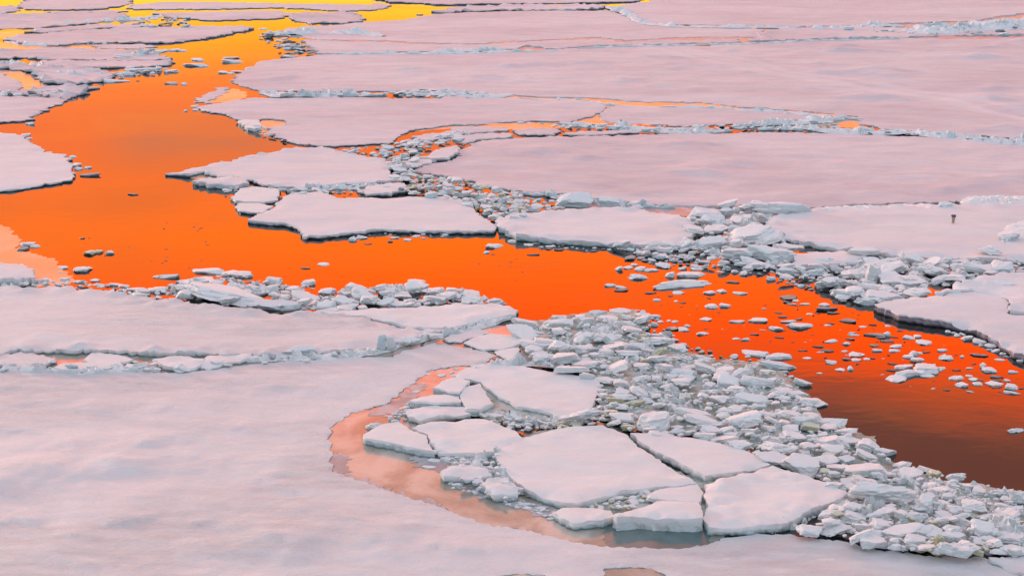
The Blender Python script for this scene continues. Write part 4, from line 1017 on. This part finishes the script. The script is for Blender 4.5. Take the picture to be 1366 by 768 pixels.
# rubble field beside the red water
BF = len(SPECS)
for a in [(777, 446, 40, 26, 'l', 'w', .12), (747, 431, 48, 14, 'b', 'w', .08), (702, 430, 44, 15, 'b', 'w', .1, -15, (4, 10)), (698, 442, 50, 20, 's', 'w', .14, -25, (10, 16)), (717, 459, 60, 13, 's', 'w', .12, -6, (4, 4)), (755, 474, 46, 27, 'b', 'w', .14), (763, 491, 56, 13, 's', 'w', .24), (816, 449, 22, 18, 'b', 'w', .12), (820, 461, 36, 18, 'b', 'w', .1), (840, 432, 36, 12, 'b', 'w', .06), (868, 454, 36, 18, 'b', 'w', .06), (831, 414, 34, 11, 's', 'b'), (796, 416, 30, 10, 'b', 'b'), (747, 421, 26, 11), (775, 421, 20, 13, 'b'), (844, 423, 16, 8, 'l', 'o'), (859, 428, 20, 8, 'l', 'o'), (856, 504, 38, 14, 'b', 'w', .1, 25, (4, -8)), (896, 478, 26, 12), (916, 476, 20, 13, 'b'), (880, 489, 22, 14, 'b'), (912, 489, 32, 10, 's'), (942, 489, 15, 10), (957, 485, 20, 10), (990, 496, 46, 17, 'l', 'w', .14), (972, 506, 34, 22, 'b', 'w', .1), (1008, 506, 50, 18, 'b', 'w', .1), (985, 518, 26, 18, 'b', 'w', .06), (1005, 531, 56, 13, 's', 'w', .06), (896, 515, 26, 14, 'l', 'w', .06), (875, 511, 24, 12, 'l'), (941, 521, 28, 11, 'l'), (877, 556, 54, 36, 'b', 'w', .12, 20, (6, -10)), (925, 549, 50, 13, 's', 'w', .14, -15, (4, 8)), (938, 558, 50, 14, 's', 'w', .12, -15, (4, 8)), (830, 556, 36, 17, 'b', 'w', .1), (830, 530, 36, 10, 's', 'w', .08), (992, 556, 52, 26, 'b', 'w', .1), (892, 527, 24, 9, 'l', 'o'), (816, 476, 13, 11, 'l', 'o'), (855, 521, 28, 17, 'b', 'w', .08), (972, 546, 28, 17, 'b', 'w', .1), (775, 552, 62, 22, 'l', 'w', .2),
          (1046, 519, 40, 12, 's', 'w', .1), (1064, 524, 44, 13, 'b', 'w', .03), (1035, 585, 36, 15, 'b', 'w', .04), (1094, 560, 46, 13, 's', 'w', .04, -12, (3, 6)), (1075, 594, 32, 13, 'b'), (1106, 596, 30, 14, 'b'), (1091, 582, 30, 14, 'l'), (1159, 591, 38, 28, 'b', 'w', .04), (1134, 586, 44, 14, 's', 'w', .1), (1073, 615, 62, 34, 's', 'w', .12, -12, (12, 10)), (1033, 609, 48, 24, 's', 'w', .12, -20, (8, 14)), (1157, 624, 74, 20, 's', 'w', .12), (1169, 631, 28, 12, 'b', 'w', .1), (1202, 619, 32, 10, 's', 'w', .03), (1218, 630, 42, 17, 's', 'w', .1, 20, (6, -8)), (1237, 624, 30, 11, 's', 'w', .06), (1273, 634, 38, 15, 'l', 'w', .06), (1271, 645, 26, 11, 'b'), (1243, 646, 24, 15, 'b', 'w', .06), (1268, 652, 30, 11, 'b', 'w', .04), (1299, 647, 38, 12, 's', 'w', .06), (1334, 655, 38, 17, 'l', 'w', .04), (1362, 660, 28, 27, 'b', 'w', .04), (1185, 655, 106, 36, 'l', 'w', .14, 5, (8, 4)), (1235, 672, 32, 32, 'u', 'w', .1, 15, (6, 10)), (1278, 680, 36, 15, 'b', 'w', .08), (1352, 685, 34, 22, 'b', 'w', .08), (1319, 685, 26, 10, 's', 'b'), (1301, 668, 26, 9, 's', 'w', .05), (1119, 679, 36, 24, 'b', 'w', .1), (1144, 687, 44, 26, 'b', 'w', .1), (1182, 682, 54, 21, 'b', 'w', .14), (1118, 703, 48, 22, 'l', 'w', .08), (1175, 700, 40, 19, 's', 'w', .2, 15, (6, -14)), (1210, 706, 84, 22, 's', 'w', .24, 10, (6, -8)), (1253, 724, 14, 30, 'u', 'o', .12, 10, (4, -10)), (1233, 726, 30, 20, 'b', 'o', .08), (1207, 728, 24, 14, 'l', 'w', .1), (1177, 725, 42, 11, 's', 'w', .1), (1273, 713, 54, 24, 'b', 'w', .12), (1288, 728, 32, 20, 'l', 'w', .1), (1321, 722, 40, 28, 'b', 'w', .1), (1352, 715, 48, 28, 'b', 'w', .1), (1354, 733, 26, 13, 's', 'w', .12), (1294, 697, 44, 17, 'b', 'w', .1), (1326, 703, 20, 9), (1010, 470, 40, 12, 's', 'b'), (1040, 474, 44, 12, 's', 'b'), (1046, 489, 24, 10, 's', 'b'), (1020, 484, 34, 9, 'b', 'w'), (862, 420, 30, 9, 's', 'w'), (884, 452, 36, 14, 'b', 'w', .05), (905, 462, 26, 13, 'b', 'w', .04), (938, 476, 34, 12, 's', 'w', .03), (1070, 508, 30, 12, 'b', 'w', .03), (1090, 536, 34, 14, 's', 'w', .03), (1112, 562, 40, 14, 's', 'w', .03), (1180, 600, 34, 14, 'b', 'w', .03), (1040, 486, 58, 14, 's', 'b', .02)]:
    c(*a)
hand = SPECS[BF:]
RF = [(694, 440), (760, 424), (850, 416), (868, 432), (872, 456), (905, 470), (960, 484), (1030, 494), (1080, 530), (1098, 562), (1170, 580), (1182, 606), (1250, 630), (1366, 655), (1366, 735), (1250, 732), (1110, 696), (1130, 655), (1020, 606), (860, 576), (800, 560), (800, 505), (740, 492), (700, 462)]
heap(RF, 900, (5, 44), (.28, .60), (.05, .22), 'wwwwwwwwwwbo', 21, .36, 4.0, [q for q in hand if q['w'] > 36])
heap([(1100, 690), (1130, 662), (1180, 668), (1250, 690), (1366, 690), (1366, 736), (1280, 735), (1200, 730), (1130, 715), (1080, 706)], 200, (6, 44), (.34, .7), (.14, .34), 'wwwwwwwo', 22, .38, 3.2, [q for q in hand if q['w'] > 40])
heap([(850, 412), (880, 420), (905, 455), (960, 470), (1030, 478), (1060, 500), (1100, 560), (1060, 530), (1000, 490), (930, 478), (880, 462), (868, 440)], 70, (5, 16), (.4, .6), (0, .04), 'wbbog', 23, .8)
# crumbs among the broken slabs
heap([(590, 605), (640, 612), (690, 600), (700, 640), (680, 665), (640, 650), (600, 625)], 90, (5, 18), (.4, .7), (.04, .22), 'wwwb', 24, .55)
heap([(530, 545), (548, 535), (545, 560), (530, 562), (515, 560)], 18, (5, 14), (.4, .7), (.0, .08), 'wb', 25, .7)
heap([(640, 552), (700, 556), (800, 562), (760, 568), (700, 574), (660, 566)], 55, (5, 18), (.35, .6), (.04, .16), 'wwbo', 26, .6)
heap([(600, 640), (700, 668), (760, 690), (740, 692), (680, 672), (600, 648)], 50, (5, 16), (.3, .5), (.0, .04), 'wbb', 27, .7)
heap([(780, 668), (830, 656), (880, 650), (870, 665), (830, 680), (790, 676)], 40, (8, 24), (.4, .7), (.02, .14), 'wwwo', 28, .6)
heap([(800, 508), (815, 520), (810, 560), (790, 556)], 14, (8, 20), (.5, .8), (.05, .2), 'ww', 29, .7)
for a in [(400, 466, 52, 11, 's', 'b', .16, 6, (18, -4)), (508, 455, 15, 22, 'u', 'b', .14, 20, (-12, 25)), (521, 456, 12, 20, 'u', 'w', .14, 10, (4, -8)), (545, 452, 44, 16, 'l', 'w', .14), (582, 446, 22, 12, 'l', 'w', .16), (68, 480, 14, 9, 'l', 'b', .1), (186, 485, 20, 12, 'b', 'w', .1), (172, 487, 18, 10, 'b', 'w', .1), (240, 489, 30, 12, 'l', 'w', .1), (4, 491, 12, 6, 'l', 'b', .1), (545, 548, 18, 12, 'l', 'b', .05), (498, 566, 26, 10, 'l', 'w', .06), (602, 496, 10, 6, 'l'), (588, 500, 14, 6, 's', 'b'), (585, 600, 26, 11, 'l', 'w', .12), (735, 652, 14, 8), (700, 672, 20, 7, 's', 'b'), (722, 677, 22, 6, 's', 'b'), (580, 613, 22, 8, 's', 'w'), (572, 622, 22, 7, 's', 'w'), (930, 492, 14, 8), (722, 471, 24, 12, 's', 'w', .04, -20, (4, 10))]:
    c(*a)
heap([(570, 498), (600, 490), (640, 486), (600, 505), (580, 512), (548, 525), (552, 510)], 14, (5, 16), (.25, .4), (0, .0), 'bww', 30, .9)
# crumbs along the floe edges and drifting bits of grey ice
heap([(430, 314), (480, 308), (560, 310), (600, 312), (590, 318), (520, 318), (450, 318)], 34, (3, 9), (.3, .45), (0, 0), 'gbb', 31, .9)
heap([(690, 322), (760, 326), (830, 332), (800, 336), (720, 332)], 28, (4, 12), (.3, .5), (0, 0), 'gbw', 32, .9)
heap([(1270, 440), (1310, 452), (1345, 470), (1366, 478), (1366, 484), (1330, 470), (1290, 452), (1262, 442)], 16, (8, 20), (.35, .5), (0, .02), 'wb', 33, .7)
heap([(860, 380), (1000, 395), (1160, 420), (1300, 470), (1366, 500), (1366, 530), (1200, 515), (1080, 470), (1000, 455), (880, 420)], 150, (3, 19), (.16, .34), (0, 0), 'gggb', 34, .9, 2.6)
heap([(100, 300), (250, 290), (330, 330), (260, 360), (150, 350), (90, 320)], 22, (3, 7), (.25, .35), (0, 0), 'g', 35, 1.0)
heap([(560, 320), (700, 345), (820, 370), (780, 390), (640, 370), (560, 350)], 16, (3, 8), (.25, .35), (0, 0), 'g', 36, 1.0)
for i, (poly, n) in enumerate([([(340, 46), (380, 44), (400, 56), (420, 70), (380, 72), (350, 50)], 26), ([(170, 90), (215, 86), (230, 90), (200, 98), (150, 104)], 26), ([(170, 22), (250, 22), (250, 36), (180, 34)], 26), ([(0, 126), (40, 122), (80, 118), (100, 124), (60, 128)], 18), ([(345, 120), (520, 121), (600, 119), (680, 126), (600, 129), (500, 126), (360, 126)], 60), ([(680, 161), (760, 164), (900, 168), (1000, 165), (1120, 158), (1120, 172), (1000, 172), (860, 174), (740, 168)], 80), ([(1060, 34), (1200, 32), (1366, 24), (1366, 46), (1200, 44), (1100, 38)], 50), ([(1130, 170), (1230, 174), (1366, 186), (1366, 190), (1220, 180)], 26), ([(256, 240), (330, 240), (330, 250), (300, 258), (280, 248)], 16), ([(360, 250), (420, 250), (530, 243), (545, 254), (470, 258), (380, 258)], 36), ([(300, 150), (350, 168), (400, 190), (440, 198), (400, 192), (350, 178)], 18)]):
    heap(poly, n, (4, 17), (.22, .42), (.02, .25), 'wbbbg' if i not in (4, 5) else 'wbbb', 50 + i, .7)
heap([(0, 482), (200, 480), (300, 474), (420, 474), (560, 452), (560, 460), (420, 480), (280, 490), (120, 492), (0, 492)], 36, (4, 22), (.22, .42), (.06, .2), 'wwwb', 70, .8)

# ------------------------------------------------------------------ naming every piece by its look and place
ZONES = [   # (phrase, polygon) ; first match wins
    ('in the crack below the long white floe', [(-10, 440), (560, 440), (570, 456), (420, 500), (-10, 500)]),
    ('in the ridge of blocks on the left bank', [(-10, 340 + 26), (150, 366), (190, 378), (200, 396), (-10, 386)]),
    ('at the start of the left bank ridge', [(150, 355), (290, 355), (290, 410), (150, 410)]),
    ('midway in the left bank ridge', [(290, 355), (440, 355), (440, 420), (290, 420)]),
    ('at the end of the left bank ridge', [(440, 365), (560, 365), (560, 420), (440, 420)]),
    ('beside the sharp tip of the tapering white slab', [(560, 370), (692, 370), (692, 412), (560, 412)]),
    ('beside the peach-coloured new ice at the left', [(-10, 300), (170, 300), (170, 368), (-10, 368)]),
    ('off the blunt floe on the left bank', [(80, 200), (190, 200), (190, 270), (80, 270)]),
    ('in the yellow head of the lead', [(220, 70), (345, 70), (345, 120), (220, 120)]),
    ('along the snow mound at the upper left', [(120, 55), (255, 55), (255, 120), (120, 120)]),
    ('under the crumpled floe at the left edge', [(-10, 155), (60, 155), (60, 190), (-10, 190)]),
    ('off the pointed plate at the lead', [(240, 120), (345, 120), (345, 200), (240, 200)]),
    ('at the torn left end of the wide pale floe', [(340, 30), (430, 30), (430, 85), (340, 85)]),
    ('under the long-pointed pale floe', [(250, 228), (345, 228), (345, 265), (250, 265)]),
    ('in the crack behind the broad central floe', [(345, 238), (550, 238), (550, 262), (345, 262)]),
    ('floating before the broad central floe', [(400, 300), (640, 300), (640, 365), (400, 365)]),
    ('before the white floe with tilted slabs', [(640, 300), (800, 300), (800, 345), (640, 345)]),
    ('by small plates above the long-pointed floe', [(430, 168), (650, 168), (650, 206), (430, 214)]),
    ('high in the mid-pack rubble heap', [(500, 195), (660, 195), (660, 248), (500, 248)]),
    ('low in the mid-pack rubble heap', [(540, 248), (730, 240), (730, 300), (540, 300)]),
    ('at the back of the white middle floe', [(730, 240), (880, 240), (880, 285), (730, 285)]),
    ('at the upper bend of the right bank rubble', [(880, 260), (1000, 260), (1000, 300), (880, 300)]),
    ('left of the round floe with the post', [(1000, 255), (1110, 255), (1110, 322), (1000, 322)]),
    ('behind the round floe with the post', [(1110, 255), (1400, 255), (1400, 325), (1110, 325)]),
    ('off the corner of the white floe', [(790, 315), (880, 315), (880, 372), (790, 372)]),
    ('crowding above the large floating cake', [(880, 300), (965, 300), (965, 352), (880, 352)]),
    ('beside the large floating cake', [(860, 352), (975, 352), (975, 390), (860, 390)]),
    ('on the right bank below the upper bend', [(965, 300), (1075, 318), (1075, 372), (965, 372)]),
    ('below the round floe with the post', [(1075, 322), (1180, 322), (1180, 370), (1075, 370)]),
    ('in white rubble beside the round floe', [(1180, 325), (1290, 325), (1290, 400), (1180, 400)]),
    ('by the right edge above the thick snowy shelf', [(1290, 325), (1400, 325), (1400, 395), (1290, 395)]),
    ('at the left root of the thick snowy shelf', [(1075, 370), (1230, 370), (1215, 408), (1075, 408)]),
    ('adrift in the orange narrows', [(790, 372), (1000, 372), (1000, 412), (790, 412)]),
    ('adrift where the orange water bends', [(870, 412), (1025, 412), (1025, 458), (870, 458)]),
    ('adrift below the right bank rubble', [(1000, 385), (1125, 385), (1125, 445), (1000, 445)]),
    ('adrift along the snowy shelf', [(1125, 408), (1366, 408), (1400, 480), (1300, 480), (1200, 445), (1125, 440)]),
    ('drifting in the middle of the red water', [(1070, 440), (1190, 440), (1190, 502), (1070, 502)]),
    ('by the largest clump in the red water', [(1190, 440), (1275, 440), (1275, 512), (1190, 512)]),
    ('in the drifting litter near the right edge', [(1265, 460), (1400, 460), (1400, 590), (1265, 590)]),
    ('at the tip of the tapering slab', [(670, 412), (735, 412), (735, 480), (670, 480)]),
    ('at the top of the rubble field', [(735, 405), (810, 405), (810, 460), (735, 460)]),
    ('at the orange edge of the rubble field', [(810, 405), (905, 405), (905, 470), (810, 470)]),
    ('above the big smooth slab', [(590, 460), (810, 460), (810, 510), (590, 510)]),
    ('in the greenish part of the rubble field', [(800, 470), (900, 465), (900, 540), (800, 540)]),
    ('between red water and greenish rubble', [(880, 462), (970, 470), (970, 535), (880, 535)]),
    ('in the snowy clump by the red water', [(955, 480), (1085, 460), (1085, 540), (955, 540)]),
    ('behind the slabs with the open crack', [(790, 535), (910, 535), (910, 600), (790, 600)]),
    ('beyond the slab past the open crack', [(905, 530), (1025, 530), (1025, 605), (905, 605)]),
    ('on the ragged shore of the red water', [(1015, 535), (1200, 535), (1200, 604), (1015, 604)]),
    ('beside the right end of the cracked slabs', [(1010, 600), (1120, 600), (1120, 650), (1010, 650)]),
    ('along the dark red shore', [(1120, 600), (1260, 600), (1260, 645), (1120, 645)]),
    ('by the dark red water near the right edge', [(1235, 610), (1400, 610), (1400, 672), (1235, 672)]),
    ('at the top of the steep white rubble bank', [(1080, 640), (1240, 640), (1240, 692), (1080, 692)]),
    ('right in the steep white rubble bank', [(1240, 665), (1400, 665), (1400, 705), (1240, 705)]),
    ('at the foot of the steep white rubble bank', [(1060, 690), (1190, 690), (1190, 740), (1060, 740)]),
    ('where the steep rubble meets the snow sheet', [(1190, 690), (1265, 690), (1265, 745), (1190, 745)]),
    ('beside the diagonal crack at the lower right', [(1260, 700), (1400, 700), (1400, 750), (1260, 750)]),
    ('beside the wedge-shaped slab', [(490, 535), (590, 535), (590, 612), (490, 612)]),
    ('in the snow rubble below the zigzag crack', [(560, 590), (710, 590), (710, 662), (560, 662)]),
    ('by the channel at the largest slab', [(590, 640), (790, 640), (790, 705), (590, 705)]),
    ('between the front and largest slabs', [(770, 640), (900, 640), (900, 690), (770, 690)]),
    ('under the big smooth slab with the drift', [(620, 535), (810, 535), (810, 580), (620, 580)]),
]


def zone_of(sp):
    for ph, poly in ZONES:
        if poly_in(sp['cx'], sp['cy'], poly):
            return ph
    return None


def name_pieces(objs):
    """labels from look and place; pieces alike in one place are told apart by order across the picture"""
    groups = {}
    zones = {}
    for o, sp in objs:
        zones.setdefault(sp['zone'], []).append((o, sp))
    order = ['leftmost', 'second from left', 'third from left', 'fourth from left', 'fifth from left', 'sixth from left', 'seventh from left', 'eighth from left', 'ninth from left', 'tenth from left']
    for z, lst in zones.items():
        ws = sorted(sp['w'] for _, sp in lst)
        med = ws[len(ws) // 2]
        top = ws[-1]
        by = {}
        for o, sp in lst:
            a = sp['h'] / sp['w']
            k = sp['kind_']
            shape = {'s': 'flat slab' if a < .3 else 'tilted slab', 'b': 'angular block' if a < .62 else 'chunky block', 'l': 'rounded lump' if a < .5 else 'snowy lump', 'u': 'upright block'}[k]
            tone = {'w': 'white', 'b': 'blue-grey', 'g': 'dark wet', 'o': 'olive-stained'}[sp['tone']]
            size = 'big' if sp['w'] > 1.45 * med else ('small' if sp['w'] < .7 * med else 'middling')
            if sp['w'] == top and len(lst) > 2 and ws[-2] < .9 * top:
                size = 'largest'
                by.setdefault((size, tone, shape, id(o)), []).append((o, sp))
                continue
            by.setdefault((size, tone, shape, 0), []).append((o, sp))
        for (size, tone, shape, _), ms in by.items():
            ms.sort(key=lambda m: m[1]['cx'])
            base = f'{size} {tone} {shape}'
            for i, (o, sp) in enumerate(ms):
                if size == 'largest':
                    lab = f'largest {tone} {shape} {z}'
                elif len(ms) == 1:
                    lab = f'the only {base} {z}'
                elif i == len(ms) - 1:
                    lab = f'rightmost {base} {z}'
                else:
                    lab = f'{order[i] if i < len(order) else "farther"} {base} {z}'
                o['label'] = lab
                if len(lab.split()) > 16:
                    o['label'] = lab.replace('middling ', '').replace(' the ', ' ')
                o['category'] = {'ice_slab': 'ice slab', 'ice_block': 'ice block', 'ice_chunk': 'ice chunk'}[o.name.split('.')[0]]
                o['group'] = 'broken ice pieces ' + z


MANY = 300
for i, sp in enumerate(SPECS):
    sp['zone'] = zone_of(sp)
    sp['i'] = i
cand = [sp for sp in SPECS if sp['zone'] and -5 < sp['cx'] < 1371]
cand.sort(key=lambda q: -(q['w'] * q['h'] * (2.2 if q['hand'] else 1.0)))
single = {q['i'] for q in cand[:MANY]}
objs = []
for i, sp in enumerate(SPECS):
    o = piece(sp, i, i in single)
    if o is not None:
        objs.append((o, sp))
name_pieces(objs)
me = bpy.data.meshes.new('brash_ice')
me.from_pydata(STUFF_V, [], STUFF_F)
me.polygons.foreach_set('use_smooth', [True] * len(STUFF_F))
me.set_sharp_from_angle(angle=math.radians(40))
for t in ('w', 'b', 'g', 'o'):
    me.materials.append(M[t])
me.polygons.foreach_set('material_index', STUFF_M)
brash = bpy.data.objects.new('brash_ice', me)
COL.objects.link(brash)
tag(brash, 'small crumbs of broken ice scattered through the rubble and the open water', None, None, 'stuff')


# ------------------------------------------------------------------ the little post
def build_post():
    p = P(1271.5, 295.5, 0.30)
    s = pxm(p)
    root = bpy.data.objects.new('marker_post', None)
    root.location = p
    COL.objects.link(root)
    tag(root, 'tiny dark-capped brown post standing alone on the smooth round floe', 'post')

    def lathe(name, prof, mat, n=14):
        v, f = [], []
        for k, (r, z) in enumerate(prof):
            for j in range(n):
                a = 6.2832 * j / n
                rr = r * (1 + .05 * noise.noise(Vector((math.cos(a) * 3, math.sin(a) * 3, z * 9))))
                v.append((rr * math.cos(a), rr * math.sin(a), z))
        for k in range(len(prof) - 1):
            for j in range(n):
                f.append((k * n + j, k * n + (j + 1) % n, (k + 1) * n + (j + 1) % n, (k + 1) * n + j))
        f.append(tuple((len(prof) - 1) * n + j for j in range(n)))
        o = link_mesh(name, v, f, mat, smooth=True, sharp=40)
        o.parent = root
        return o

    def wood(name, a, b):
        m, T, bs, g = new_mat(name)
        n = T.noise(T.mapping(g.outputs['Position'], (14, 14, 40)), 1.0, 5, .6)
        T.link(T.mix(T.mapr(n, .35, .65), a, b), bs.inputs['Base Color'])
        bs.inputs['Roughness'].default_value = .7
        return m
    u = .88 / s
    lathe('shaft', [(2.1 * u, -.05), (2.1 * u, 0), (2.4 * u, 3 * u), (2.9 * u, 7.4 * u)], wood('weathered_brown', (.30, .17, .11), (.46, .38, .32)))
    lathe('cap', [(3.0 * u, 7.2 * u), (3.6 * u, 7.6 * u), (3.7 * u, 9.6 * u), (3.2 * u, 10.2 * u), (1.2 * u, 10.6 * u)], wood('dark_cap', (.05, .05, .055), (.11, .11, .12)))


build_post()
